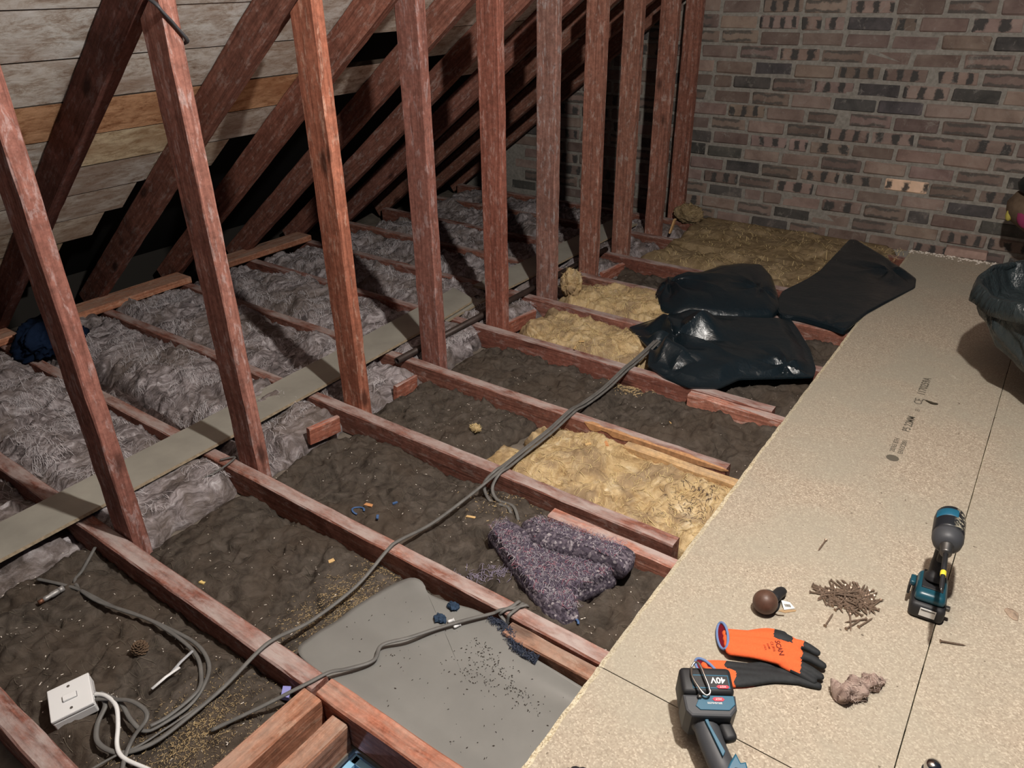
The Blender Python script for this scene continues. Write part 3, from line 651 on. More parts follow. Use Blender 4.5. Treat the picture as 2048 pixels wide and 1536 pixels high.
# ------------------------------------------------------------------ chipboard deck
def panel(x0, x1, y0, y1, lab, seed):
    bm = bmesh.new(); g = .0012; zt = .022; rg = random.Random(seed); n = max(2, int((y1-y0)/.02))
    rows = []
    for i in range(n+1):
        y = y0+g+(y1-y0-2*g)*i/n; a = rg.uniform(-.0012, .0012) if x0 < -.3 else -.010; c = rg.uniform(-.002, .002)
        rows.append([bm.verts.new(p) for p in ((x0+g+(a if x0 < -.3 else 0), y, zt-(.004 if x0 < -.3 else .0008)), (x0+g+(.012+a*2 if x0 < -.3 else .0008), y, zt), (x1-g, y, zt), (x1-g, y, .0005), (x0+g+c, y, .0005))])
    for a, b in zip(rows, rows[1:]):
        for k in range(5):
            f = bm.faces.new((a[k], a[(k+1) % 5], b[(k+1) % 5], b[k])); f.material_index = 1 if k in (0, 4) else 0
    for r_ in (rows[0], rows[-1]): bm.faces.new(r_).material_index = 1
    o = bm_obj('chipboard_panel', bm, [M_CHIP, M_CHIPE]); tag(o, lab, 'floor panel', 'chipboard floor panels'); return o
XE, XS, XR = -.5415, .0555, .653
panel(XE, XS, -1.30, 1.0555, 'chipboard panel nearest the camera at the bottom of the photo', 1)
P2 = panel(XE, XS, 1.0555, 4.565, 'chipboard panel with grey print, carrying the gloves and screws', 2)
panel(XS, XR, .20, 2.60, 'chipboard panel along the right edge, under the loose screw', 4)
panel(XS, XR, 2.60, 4.60, 'chipboard panel under the standing bin bag', 5)
panel(XS, XR, -1.3, .20, 'chipboard panel behind the camera on the right', 6)

def text_mesh(txt, size, mat, name='print', parent=None, M=I4, ext=.00015, bold=0.0, sx=1.0):
    cu = bpy.data.curves.new('t', 'FONT'); cu.body = txt; cu.size = size; cu.extrude = ext; cu.offset = bold; cu.resolution_u = 3
    t = bpy.data.objects.new('t', cu); COL.objects.link(t); dg = bpy.context.evaluated_depsgraph_get()
    me = bpy.data.meshes.new_from_object(t.evaluated_get(dg)); bpy.data.objects.remove(t); bpy.data.curves.remove(cu)
    me.transform(M @ Matrix.Diagonal((sx, 1, 1, 1))); me.materials.clear(); me.materials.append(mat)
    o = bpy.data.objects.new(name, me); COL.objects.link(o)
    if parent: o.parent = parent
    return o
M_INK = plain('grey_ink', (.13, .115, .09), .8, .2)
RZ90 = Euler((0, 0, R(91))).to_matrix().to_4x4()
def on_board(px, py): p = W(px, py, .022); return Matrix.Translation((p.x, p.y, .0223)) @ RZ90
b0 = W(1785, 916, .022); 
bm = bmesh.new(); bmesh.ops.create_circle(bm, cap_ends=True, segments=20, radius=.019, matrix=Matrix.Translation((b0.x, b0.y, .0224))); bm_obj('print_stamp', bm, M_INK, P2)
text_mesh('20765 87H', .021, M_INK, 'print', P2, Matrix.Translation((-.182, 2.345, .0223)) @ RZ90, bold=.0003)
text_mesh('ENV3/2001', .021, M_INK, 'print', P2, Matrix.Translation((-.158, 2.345, .0223)) @ RZ90, bold=.0003)
text_mesh('P5 22MM', .034, M_INK, 'print', P2, Matrix.Translation((-.166, 2.50, .0223)) @ RZ90, bold=.0006, sx=.9)
text_mesh('E1', .02, M_INK, 'print', P2, Matrix.Translation((-.165, 2.665, .0223)) @ RZ90, bold=.0003)
text_mesh('CE', .038, M_INK, 'print', P2, Matrix.Translation((-.168, 2.72, .0223)) @ RZ90, bold=.0004)
text_mesh('1170259A', .036, M_INK, 'print', P2, Matrix.Translation((-.172, 2.80, .0223)) @ RZ90, bold=.0008, sx=1.05)

# ------------------------------------------------------------------ grey strips over the joists, pipe
M_STRIP = plain('grey_laminate', (.33, .31, .265), .6, .3, var=.16, vs=5)
M_STRIPE_E = plain('laminate_edge', (.26, .205, .14), .8, .2, var=.3, vs=90)
def strip(pts_near, pts_far, z, th, lab, cut=None):
    """laid strip given by near-side and far-side lines"""
    bm = bmesh.new(); n = len(pts_near); rows = []
    for a, b in zip(pts_near, pts_far):
        A = Vector((a[0], a[1], 0)); B = Vector((b[0], b[1], 0)); d = (B-A).normalized()
        prof = [(A, z+th), (A-d*.006, z+th*.5), (A-d*.006, z+th*.42), (A+d*.003, z+th*.40), (A+d*.003, z), (B, z), (B, z+th)]
        rows.append([bm.verts.new((p.x, p.y, zz)) for p, zz in prof])
    for a, b in zip(rows, rows[1:]):
        for k in range(7):
            f = bm.faces.new((a[k], a[(k+1) % 7], b[(k+1) % 7], b[k])); f.material_index = 0 if k in (6, 4) else 1
    for r_ in (rows[0], rows[-1]): bm.faces.new(r_).material_index = 1
    o = bm_obj('laminate_strip', bm, [M_STRIP, M_STRIPE_E]); tag(o, lab, 'strip', 'grey strips laid across the joists'); return o
strip([(-2.045, -.35), (-2.046, .5), (-2.056, 1.135), (-2.076, 1.75), (-2.10, 2.3), (-2.125, 2.60), (-2.15, 2.64)], [(-2.216, -.35), (-2.216, .5), (-2.232, 1.14), (-2.255, 1.75), (-2.285, 2.3), (-2.31, 2.66), (-2.32, 2.70)], .006, .012, 'longest grey laminate strip laid across the joists behind the posts')
strip([(-2.095, 2.36), (-2.105, 2.69)], [(-2.16, 2.36), (-2.18, 2.72)], -.008, .012, 'short grey strip tucked under the end of the longest strip')
strip([(-2.085, 2.78), (-2.074, 3.3), (-2.06, 4.2)], [(-2.255, 2.78), (-2.25, 3.3), (-2.235, 4.2)], .006, .012, 'grey laminate strip behind the posts near the brick wall')
bm = bmesh.new(); n = 16; A = Vector((-1.982, 1.93, .017)); B = Vector((-1.972, 3.65, .019))
rings = []
for p, r_ in ((A, .010), (A, .0145), (B, .0145), (B, .010), (A+Vector((0, .1, 0)), .010)):
    rings.append([bm.verts.new(p+Vector((r_*math.cos(2*math.pi*i/n), 0, r_*math.sin(2*math.pi*i/n)))) for i in range(n)])
for a, b in ((0, 1), (1, 2), (2, 3), (0, 4)):
    for i in range(n): bm.faces.new((rings[a][i], rings[a][(i+1) % n], rings[b][(i+1) % n], rings[b][i]))
tag(bm_obj('metal_pipe', bm, plain('dark_pipe', (.055, .038, .032), .5, .5, .3, var=.3, vs=20), smooth=True), 'dark brown metal pipe lying along the post feet', 'pipe')

# ------------------------------------------------------------------ sheets, felt and bags
def blob(name, outline, topf, mat, zb, nth=168, nr=36, parent=None, center=None, smooth=True, botf=None):
    """closed cushion-like sheet over a star-shaped outline [(x, y)]; topf(X, Y, t) -> z, t = 0 centre .. 1 rim"""
    P = np.array(outline, float); n = len(P)
    # Catmull-Rom-free resample along the outline (keeps corners)
    seg = np.linalg.norm(np.roll(P, -1, 0)-P, axis=1); cum = np.concatenate([[0], np.cumsum(seg)]); tt = np.linspace(0, cum[-1], nth, endpoint=False)
    i = np.searchsorted(cum, tt, side='right')-1; f = ((tt-cum[i])/seg[i])[:, None]; Q = P[i]*(1-f)+np.roll(P, -1, 0)[i]*f
    for _ in range(2): Q = .25*np.roll(Q, 1, 0)+.5*Q+.25*np.roll(Q, -1, 0)
    c = np.array(center) if center is not None else Q.mean(0)
    t = (np.arange(1, nr+1)/nr)[:, None, None]; XY = c+(Q-c)[None]*t; X = XY[..., 0]; Y = XY[..., 1]; tb = np.broadcast_to(t[..., 0], X.shape)
    Z = topf(X, Y, tb); zc = float(topf(np.array([c[0]]), np.array([c[1]]), np.array([0.0]))[0])
    Zb = np.minimum(botf(X, Y, tb) if botf else np.full_like(Z, zb), Z-.0006)
    V = [np.array([[c[0], c[1], zc]]), np.stack([X, Y, Z], -1).reshape(-1, 3), np.array([[c[0], c[1], min(zb, zc-.001)]]), np.stack([X, Y, Zb], -1).reshape(-1, 3)]
    F = []; o1 = 1; o2 = 2+nr*nth; k = np.arange(nth); k1 = (k+1) % nth
    for j in range(nth): F.append((0, o1+j, o1+(j+1) % nth)); F.append((1+nr*nth, o2+(j+1) % nth, o2+j))
    for r_ in range(nr-1):
        a = o1+r_*nth; b = a+nth; F += np.stack([a+k, b+k, b+k1, a+k1], -1).tolist(); a = o2+r_*nth; b = a+nth; F += np.stack([a+k, a+k1, b+k1, b+k], -1).tolist()
    a = o1+(nr-1)*nth; b = o2+(nr-1)*nth; F += np.stack([a+k, b+k, b+k1, a+k1], -1).tolist()
    return mesh_obj(name, np.concatenate(V), F, mat, parent, smooth)
def creases(X, Y, s, lam=.16, n=7, sharp=1.0):
    rg = np.random.RandomState(s); u = X+.02*fbm(X*8, Y*8, 2, s); v = Y+.02*fbm(X*8+5, Y*8, 2, s+1); z = 0
    for i in range(n):
        a = rg.uniform(0, np.pi); l = lam*rg.uniform(.5, 1.6); p = rg.uniform(0, 2); z = z+l*np.abs(((u*np.cos(a)+v*np.sin(a))/l+p) % 2-1)
    return z/n/lam-.5
M_POLY, nt, b = newmat('black_polythene', .24, .5)
b.inputs['Base Color'].default_value = (.009, .016, .021, 1)
f = noise(nt, coords(nt), 34, 5, .6, 1.2); bump(nt, b, f, .35, .006)
M_POLYG, nt, b = newmat('grey_polythene', .20, .5)
b.inputs['Base Color'].default_value = (.022, .030, .032, 1); bump(nt, b, noise(nt, coords(nt, (3, 3, 1)), 10, 5, .6, 1.5), .6, .02)
pw = lambda l, z: [tuple(W(x, y, z)[:2]) for x, y in l]
# front bag
oA = pw([(1258, 646), (1335, 622), (1378, 603), (1420, 622), (1500, 628), (1582, 629), (1598, 650), (1622, 690), (1634, 728), (1630, 744), (1560, 746), (1480, 748), (1440, 766), (1378, 764), (1330, 745), (1296, 722), (1300, 690), (1280, 668)], .03)
def fan(X, Y, cx, cy, n, amp, reach, ph=0.0):
    th = np.arctan2(Y-cy, X-cx); r_ = np.hypot(X-cx, Y-cy); tri = np.abs((th*n/np.pi+ph+.5*fbm(X*6, Y*6, 2, 4)) % 2-1)
    return amp*(tri-.5)*np.exp(-(r_/reach)**2)*sstep(0, .05, r_)
def zA(X, Y, t):
    d = sstep(1.0, .72, t)
    z = .010+.040*d+.035*creases(X, Y, 21, .26, 4)*sstep(1.02, .9, t)+fan(X, Y, -1.13, 2.72, 5, .075, .24, .3)*sstep(1.0, .85, t)+fan(X, Y, -.66, 2.74, 6, .022, .12)*sstep(1.0, .9, t)+fan(X, Y, -1.02, 2.47, 4, .022, .14)*sstep(1.0, .9, t)
    z = z+.055*np.exp(-(((X+1.08)/.10)**2+((Y-2.86)/.07)**2))+.045*np.exp(-(((X+1.05)/.12)**2+((Y-2.58)/.05)**2))
    return np.maximum(z, .006)
tag(blob('bin_bag', oA, zA, M_POLY, .003, 300, 90, smooth=False), 'front black bin bag with pale folds, lying over the joists', 'bin bag', 'black bin bags')
oB = pw([(1308, 577), (1318, 556), (1345, 541), (1400, 536), (1440, 524), (1490, 519), (1528, 522), (1548, 542), (1560, 575), (1566, 600), (1550, 615), (1480, 618), (1400, 616), (1350, 612), (1318, 598)], .06)
def zB(X, Y, t):
    d = np.sqrt(np.clip(1-t**2.2, 0, 1))
    return np.maximum(.008+.080*d+.022*creases(X, Y, 33, .18, 5)*sstep(1.02, .92, t)+fan(X, Y, -1.40, 3.25, 9, .035, .22)*sstep(1.0, .85, t)+fan(X, Y, -1.0, 3.40, 7, .022, .13)*sstep(1.0, .85, t), .005)
tag(blob('bin_bag', oB, zB, M_POLY, .003, 260, 70), 'puffed black bin bag with a crumpled end, behind the front bag', 'bin bag', 'black bin bags')
oC = pw([(1700, 474), (1712, 474), (1770, 508), (1834, 552), (1832, 570), (1775, 600), (1735, 622), (1700, 650), (1690, 656), (1660, 645), (1600, 628), (1560, 622), (1552, 600), (1566, 576), (1615, 552), (1640, 536)], .04)
def zC(X, Y, t):
    return np.maximum(.025+.004*sstep(1.0, .97, t)+.018*creases(X, Y, 45, .34, 4)*sstep(1.02, .95, t)+.005*creases(X, Y, 49, .09, 4)+fan(X, Y, -.56, 4.10, 5, .030, .16)*sstep(1.0, .9, t)+fan(X, Y, -.64, 3.22, 7, .02, .10)*sstep(1.0, .9, t)+.014*np.exp(-(((X+.52)/.05)**2+((Y-4.05)/.12)**2)), .024)
tag(blob('bin_bag', oC, zC, M_POLY, .024, 280, 80, smooth=False, center=(-.72, 3.66), botf=lambda X, Y, t: np.where(X < -.545, .006, .0235)), 'flat black bin bag spread from the joists onto the chipboard', 'bin bag', 'black bin bags')
# standing bag with a turned-over rim
def standing_bag():
    c0 = Vector((.455, 2.95, 0)); c1 = Vector((.185, 3.01, 0)); n = 220; t_ = empty('standing_bin_bag', (c0.x, c0.y, .022)); V = []; F = []
    lev = [(0, .0, .0), (0, .17, .0), (.02, .215, .02), (.10, .225, .12), (.25, .245, .30), (.40, .262, .50), (.58, .285, .72), (.75, .30, .88), (.90, .305, .97), (1.0, .303, 1.0), (1.0, .295, 1.0), (.93, .288, .97), (.8, .27, .9), (.72, .02, .8)]
    H = .405
    lv = []
    for (a, b) in zip(lev, lev[1:]):
        for j in range(5): lv.append(tuple(a[i]+(b[i]-a[i])*j/5 for i in range(3)))
    lev = lv+[lev[-1]]
    tri = lambda x: abs((x/math.pi) % 2-1)*2-1
    for li, (h, r_, cm) in enumerate(lev):
        c = c0.lerp(c1, cm)-c0
        for i in range(n):
            a = 2*math.pi*i/n; fold = .07*tri(6*a+h*4)+.05*tri(13*a-h*7+math.sin(h*5))+.03*tri(29*a+h*11); wgt = 4*h*(1-h)*.8+.25 if .02 < h < 1 else .12
            rr = r_*(1+fold*wgt*.9); zz = h*H+(.012*math.sin(3*a+1)*h)
            V.append((c.x+rr*math.cos(a), c.y+rr*math.sin(a), max(zz, 0)+.001))
    for l in range(len(lev)-1):
        for i in range(n): F.append((l*n+i, l*n+(i+1) % n, (l+1)*n+(i+1) % n, (l+1)*n+i))
    mesh_obj('bag_body', V, F, M_POLYG, t_, True)
    V = []; F = []; prof = [(.300, .385), (.314, .350), (.320, .352), (.318, .38), (.310, .408), (.300, .412), (.290, .400)]
    c = c1-c0
    for li, (r_, z) in enumerate(prof):
        for i in range(n):
            a = 2*math.pi*i/n; rr = r_*(1+.012*math.sin(7*a+li)+.008*math.sin(17*a)); V.append((c.x+rr*math.cos(a), c.y+rr*math.sin(a), z+.010*math.sin(3*a+1)+.006*math.sin(9*a+li*.4)))
    for l in range(len(prof)):
        for i in range(n): F.append((l*n+i, l*n+(i+1) % n, ((l+1) % len(prof))*n+(i+1) % n, ((l+1) % len(prof))*n+i))
    mesh_obj('rolled_rim', V, F, M_POLYG, t_, True)
    tag(t_, 'open bin bag with turned-over rim standing at the right edge', 'bin bag')
standing_bag()
# grey vinyl sheet
M_VIN = plain('grey_vinyl', (.20, .197, .185), .38, .45, var=.10, vs=5, bmp=.03)
oS = [(-1.185, .735), (-1.18, .82), (-1.176, .893), (-1.165, .96), (-1.146, 1.028), (-1.115, 1.055), (-1.085, 1.066), (-1.06, 1.06), (-1.05, 1.042), (-.98, 1.055), (-.908, 1.070), (-.80, 1.058), (-.74, 1.024), (-.57, 1.020), (-.35, 1.02), (-.35, .71), (-.658, .708), (-1.02, .706), (-1.09, .704), (-1.16, .71)]
def zS(X, Y, t):
    z = -.034+.010*fbm(X*3, Y*3, 2, 8)+.022*sstep(.98, 1.06, Y)*sstep(-.95, -.75, X)+.012*sstep(.76, .70, Y)
    z = z+.016*np.exp(-(((X+1.10)/.05)**2+((Y-1.06)/.03)**2))-.008*np.exp(-((Y-.93-.2*(X+.8))/.04)**2)
    return z
sh = blob('vinyl_sheet', oS, zS, M_VIN, 0, nr=30, botf=lambda X, Y, t: zS(X, Y, t)-.0025); tag(sh, 'dusty grey vinyl sheet lying in the bay beside the chipboard', 'sheet')
strands('frayed_backing', sh, 2600, lambda x, y: zS(x, y, 0*x)+.001, -.85, -.68, 1.010, 1.060, plain('navy_fuzz', (.05, .06, .09), .9, .1), seed=4, ln=(.005, .016), wd=.0006, lift=.010, dens=lambda X, Y: np.exp(-((Y-np.interp(X, [-.88, -.80, -.74, -.70], [1.062, 1.052, 1.020, 1.018]))/.006)**2))
rgd = np.random.RandomState(5); n = 340; xs = np.concatenate([rgd.normal(-.78, .05, 120)+.0, rgd.uniform(-.85, -.6, 140), rgd.uniform(-1.15, -.57, 80)]); ys = np.concatenate([rgd.normal(.93, .03, 120), 0*rgd.uniform(size=140), rgd.uniform(.73, 1.0, 80)]); ys[120:260] = .99-.35*(xs[120:260]+.85)*.9+rgd.normal(0, .014, 140)
V = []; F = []
for x, y in zip(xs, ys):
    if not (.72 < y < 1.0): continue
    z = float(zS(np.array([x]), np.array([y]), np.array([0.]))[0])+.0012; a = rgd.uniform(0, 6.28); l = rgd.uniform(.001, .0035); b0 = len(V)
    V += [(x+l*math.cos(a), y+l*math.sin(a), z), (x-l*.5*math.sin(a), y+l*.5*math.cos(a), z), (x-l*math.cos(a), y-l*math.sin(a), z), (x, y, z+.002)]; F += [(b0, b0+1, b0+3), (b0+1, b0+2, b0+3), (b0+2, b0, b0+3)]
tag(mesh_obj('dark_crumbs', V, F, plain('crumb', (.05, .04, .032), .9, .1), sh), kind='stuff')

# purple-grey felt
def felt_mat():
    m, nt, b = newmat('shoddy_felt', .98, .05); v = coords(nt)
    vo = N(nt, 'ShaderNodeTexVoronoi'); vo.inputs['Scale'].default_value = 160; L(nt, v, vo.inputs['Vector']); sx = N(nt, 'ShaderNodeSeparateColor'); L(nt, vo.outputs['Color'], sx.inputs[0])
    c = ramp(nt, sx.outputs[0], [(0, (.055, .045, .06)), (.5, (.12, .10, .13)), (.85, (.20, .17, .20)), (.97, (.42, .38, .40))])
    pk = ramp(nt, noise(nt, v, 28, 4, .6), [(.68, 0), (.74, .8)]); c = mix(nt, pk, c, (.38, .14, .17))
    L(nt, c, b.inputs['Base Color']); bump(nt, b, noise(nt, v, 90, 6, .75), 1.0, .006); return m
M_FELTP = felt_mat()
def felt_fibres(o, hf, box, n, seed, poly=None):
    for i, (c, m_) in enumerate((((.42, .39, .42), .3), ((.13, .105, .15), .62), ((.40, .15, .19), .08))):
        strands('felt_fibres', o, int(n*m_), hf, *box, plain('felt_fibre', c, .95, .05), ln=(.006, .02), wd=.00035, lift=.006, seed=seed+i, curl=20, dens=poly)
zbase = -.045
oF = pw([(974, 1066), (985, 1056), (1010, 1054), (1028, 1088), (1066, 1108), (1150, 1126), (1215, 1136), (1238, 1148), (1222, 1160), (1150, 1190), (1160, 1225), (1128, 1234), (1088, 1215), (1056, 1180), (1015, 1125), (990, 1090)], -.02)
cF = (-.83, 1.315)
def inpoly(poly):
    P = np.array(poly)
    def f(X, Y):
        ins = np.zeros(X.shape, bool); j = len(P)-1
        for i in range(len(P)):
            c = ((P[i, 1] > Y) != (P[j, 1] > Y)) & (X < (P[j, 0]-P[i, 0])*(Y-P[i, 1])/(P[j, 1]-P[i, 1]+1e-12)+P[i, 0]); ins ^= c; j = i
        return ins.astype(float)
    return f
def zF(X, Y, t):
    fold = .014*sstep(-.015, .015, (Y-1.262)-.45*(X+.70))   # upper layer folded over
    return zbase+.016+.022*sstep(1.0, .88, t)+fold*sstep(1, .9, t)+.016*np.exp(-(((X+.97)/.06)**2+((Y-1.36)/.06)**2))+.004*fbm(X*40, Y*40, 3, 2)+.010*fbm(X*8, Y*8, 2, 6)
fo = blob('felt_underlay', oF, zF, M_FELTP, zbase-.03, nth=220, nr=50, center=cF); tag(fo, 'folded flat piece of purple-grey felt underlay', 'felt', 'purple-grey felt pieces')
zFt = lambda X, Y: zF(X, Y, np.zeros_like(X)+.3)
felt_fibres(fo, zFt, (-1.06, -.64, 1.19, 1.40), 6500, 200, inpoly(np.array(cF)+(np.array(oF)-np.array(cF))*.96))
oR = pw([(1042, 1046), (1058, 1036), (1100, 1050), (1160, 1070), (1230, 1092), (1272, 1106), (1268, 1128), (1252, 1144), (1200, 1126), (1130, 1106), (1080, 1094), (1046, 1074)], .01)
def zR(X, Y, t): return zbase+.048+.038*np.sqrt(np.clip(1-t**3, 0, 1))+.004*fbm(X*40, Y*40, 3, 3)+.008*fbm(X*9, Y*9, 2, 9)
oR = [(x, min(y, 1.466)) for x, y in oR]
ro = blob('felt_underlay', oR, zR, M_FELTP, zbase-.02, nth=220, nr=40, botf=lambda X, Y, t: zbase+.044-.06*np.sqrt(np.clip(1-t**2, 0, 1))); tag(ro, 'rolled strip of purple-grey felt underlay beside the red packing timber', 'felt', 'purple-grey felt pieces')
PR_ = np.array(oR); cR = PR_.mean(0)
felt_fibres(ro, lambda X, Y: zbase+.082+0*X, (-1.02, -.65, 1.37, 1.465), 3600, 210, inpoly(cR+(PR_-cR)*.8))
scrap = strands('felt_scraps', None, 1600, lambda X, Y: bz[2](X, Y)+.001, -1.05, -.80, 1.14, 1.34, plain('felt_scrap_fibre', (.22, .19, .25), .95, .05), seed=9, ln=(.006, .022), wd=.0007, lift=.006, curl=20,
        dens=lambda X, Y: np.exp(-((X+.93+.9*(Y-1.25)*-.9-.0)**2/.0009))*.9)
tag(scrap, 'scattered tufts of purple felt fluff along the joist', 'fluff')

# ------------------------------------------------------------------ cables
M_CAB = plain('grey_cable', (.135, .13, .122), .55, .4, var=.2, vs=25)
M_CABW = plain('white_cable', (.75, .75, .74), .45, .4)
M_CABD = plain('dark_cable', (.05, .05, .055), .5, .4)
def cable(pts, r_, lab, mat=M_CAB, flat=.6, k=7, name='electric_cable', parent=None, group=None):
    bm = bmesh.new(); tube(bm, smooth_path(pts, k), r_, 8, flat); o = bm_obj(name, bm, mat, parent, True)
    if lab: tag(o, lab, 'cable', group)
    return o
run = [(2.72, .03), (2.60, .016), (2.462, .006), (2.413, .006), (2.25, -.012), (2.1, -.008), (2.022, .006), (1.973, .006), (1.85, .0), (1.7, .004), (1.594, .006), (1.543, .006)]
def rx(y): return float(np.interp(y, [.4, .52, .68, .93, 1.11, 1.34, 1.58, 2.14, 2.66], [-1.222, -1.221, -1.216, -1.206, -1.218, -1.205, -1.180, -1.190, -1.180]))
G_ = 'grey cables running over the joists'
cable([(rx(y)+.009, y, z+.001) for y, z in run]+[(-1.172, 1.50, -.02), (-1.135, 1.475, -.035), (-1.075, 1.475, -.034), (-1.03, 1.44, -.045)], .0055, 'grey cable dropping off the joist above the purple felt', group=G_)
cable([(rx(y)-.012, y, z+.001) for y, z in run]+[(-1.205, 1.50, -.02), (-1.15, 1.46, -.038), (-1.085, 1.462, -.034), (-1.05, 1.43, -.045)], .0055, 'second grey cable dropping beside the joist above the felt', group=G_)
main = [(rx(y)-.001, y, z+.006) for y, z in run[:-1]]+[(rx(1.545), 1.545, .006), (rx(1.4), 1.40, -.012), (rx(1.25), 1.25, -.016), (rx(1.126), 1.126, .006), (rx(1.08), 1.08, .006), (rx(.95), .95, -.02), (rx(.8), .80, -.02), (rx(.70), .70, .006), (rx(.648), .648, .006), (rx(.55), .55, -.02), (-1.225, .45, -.030), (-1.235, .38, -.035), (-1.27, .33, -.036), (-1.33, .315, -.036), (-1.37, .335, -.03), (-1.395, .37, -.02), (-1.425, .378, -.016)]
cable(main, .0058, 'long grey cable crossing the joists diagonally to the switch box', group=G_)
# cables around the switch box
cable([tuple(W(x, y, z)) for x, y, z in ((190, 1095, -.03), (165, 1140, -.035), (150, 1165, -.035), (190, 1200, -.03), (270, 1228, -.03), (340, 1258, -.03), (395, 1290, -.028), (418, 1330, -.026), (408, 1370, -.025), (380, 1410, -.03), (330, 1445, -.03), (290, 1462, -.028), (262, 1440, -.02), (240, 1405, -.012), (200, 1385, -.016))], .005, 'grey cable snaking from the leftmost post to the switch box', group='cables at the switch box')
cable([tuple(W(x, y, z)) for x, y, z in ((75, 1158, -.03), (120, 1168, -.033), (160, 1180, -.033), (230, 1215, -.03), (300, 1240, -.03), (360, 1278, -.03), (392, 1310, -.028), (402, 1345, -.026), (395, 1382, -.02), (340, 1430, -.025), (300, 1452, -.02))], .005, 'inner grey cable beside the pine cone', group='cables at the switch box')
cable([tuple(W(x, y, z)) for x, y, z in ((192, 1398, -.016), (230, 1399, -.004), (262, 1402, .004), (290, 1420, .004), (292, 1440, .0), (270, 1470, -.015), (255, 1500, -.028), (245, 1536, -.032), (240, 1600, -.035))], .005, 'grey cable looping from the switch box down out of the photo', group='cables at the switch box')
cable([tuple(W(x, y, z)) for x, y, z in ((190, 1388, -.014), (212, 1392, -.006), (232, 1412, -.006), (236, 1450, -.016), (234, 1490, -.028), (246, 1515, -.030), (290, 1536, -.03), (350, 1560, -.03))], .0048, 'white cable looping from the switch box', M_CABW, .9, group='cables at the switch box')
cable([tuple(W(x, y, z)) for x, y, z in ((440, 1385, -.035), (380, 1425, -.034), (330, 1458, -.034), (280, 1490, -.034), (230, 1512, -.034), (180, 1540, -.036))], .003, 'thin grey cable at the bottom left below the switch box', group='cables at the switch box')
cable([tuple(W(x, y, z)) for x, y, z in ((440, 920, .008), (470, 915, .012), (430, 945, .010), (380, 965, -.01))], .004, 'short stub of grey cable by the second post', group='short cable stubs')
# cable over the vinyl sheet, wound round the joist
cable([(-1.155, .47, -.03), (-1.10, .56, -.01), (-1.066, .62, .004), (-1.05, .66, .006), (-1.035, .705, .005), (-1.02, .745, -.012), (-.995, .80, -.02), (-1.012, .845, -.021), (-.975, .90, -.022), (-.94, .96, -.023), (-.89, 1.02, -.014), (-.845, 1.064, -.004), (-.835, 1.073, .002), (-.826, 1.082, .0056), (-.805, 1.104, .0056), (-.787, 1.127, .0056), (-.785, 1.133, -.004)], .0052, 'grey cable crossing the vinyl sheet to the joist', group='cables on the vinyl sheet')
cable([(-.806, 1.132, -.004), (-.808, 1.127, .0058), (-.812, 1.104, .0066), (-.822, 1.078, .0058), (-.825, 1.0725, -.006), (-.80, 1.0705, -.018)], .005, 'loop of grey cable wound round the joist', group='cables on the vinyl sheet')
cable([(-.798, 1.1325, -.004), (-.796, 1.127, .0058), (-.798, 1.104, .0060), (-.802, 1.078, .0056), (-.803, 1.0725, -.006), (-.804, 1.066, -.03)], .005, 'end of grey cable hanging down the joist by the packing timber', group='cables on the vinyl sheet')
# black cable round the second post
y2 = PY_[1]
bm = bmesh.new(); tube(bm, smooth_path([(-1.88, y2-.008, 1.36), (-1.86, y2-.008, 1.352), (-1.835, y2-.007, 1.340), (-1.829, y2+.0, 1.325), (-1.8275, y2+.024, 1.295), (-1.829, y2+.05, 1.26), (-1.86, y2+.054, 1.25)], 8), .006, 8, .7)
tag(bm_obj('electric_cable', bm, M_CABD, smooth=True), 'black cable looped round the top of the second post', 'cable')

# ------------------------------------------------------------------ switch box
M_WH = plain('white_plastic', (.80, .80, .80), .35, .5)
M_WHS = plain('white_plastic_seam', (.25, .25, .26), .6, .3)
M_SCR = plain('steel_screw', (.35, .34, .32), .4, .5, .9)
ang = math.atan2(.0775, .033)
sb = empty('switch_box', (-1.467, .337, -.040), 0); sb.rotation_euler = (R(7), R(-6), ang)
bm = bmesh.new(); rbox(bm, (.086, .086, .026), T((0, 0, .014)), .003, 2); bm_obj('back_box', bm, M_WH, sb)
bm = bmesh.new(); rbox(bm, (.084, .084, .002), T((0, 0, .0278)), 0); bm_obj('seam', bm, M_WHS, sb)
fp = bm = bmesh.new(); rbox(bm, (.087, .087, .009), T((0, 0, .033)), .0025, 3); fp = bm_obj('face_plate', bm, M_WH, sb)
bm = bmesh.new(); rbox(bm, (.030, .016, .002), T((0, 0, .0378)), .0008, 1); ps = bm_obj('switch_surround', bm, M_WHS, sb)
bm = bmesh.new(); rbox(bm, (.027, .0145, .006), T((0, 0, .0392), (0, R(5), 0)), .001, 2); bm_obj('rocker', bm, M_WH, sb)
for s_ in (-1, 1):
    bm = bmesh.new(); lathe(bm, [(.0, .0), (.0032, 0), (.0032, .0012), (.0, .0014)], 12, T((0, s_*.030, .0372))); sc_ = bm_obj('screw', bm, M_SCR, sb)
bm = bmesh.new(); rbox(bm, (.006, .020, .012), T((.0425, -.004, .010)), .001, 1); bm_obj('cable_entry', bm, M_WHS, sb)
tag(sb, 'white light switch on a surface box lying in the insulation', 'switch')

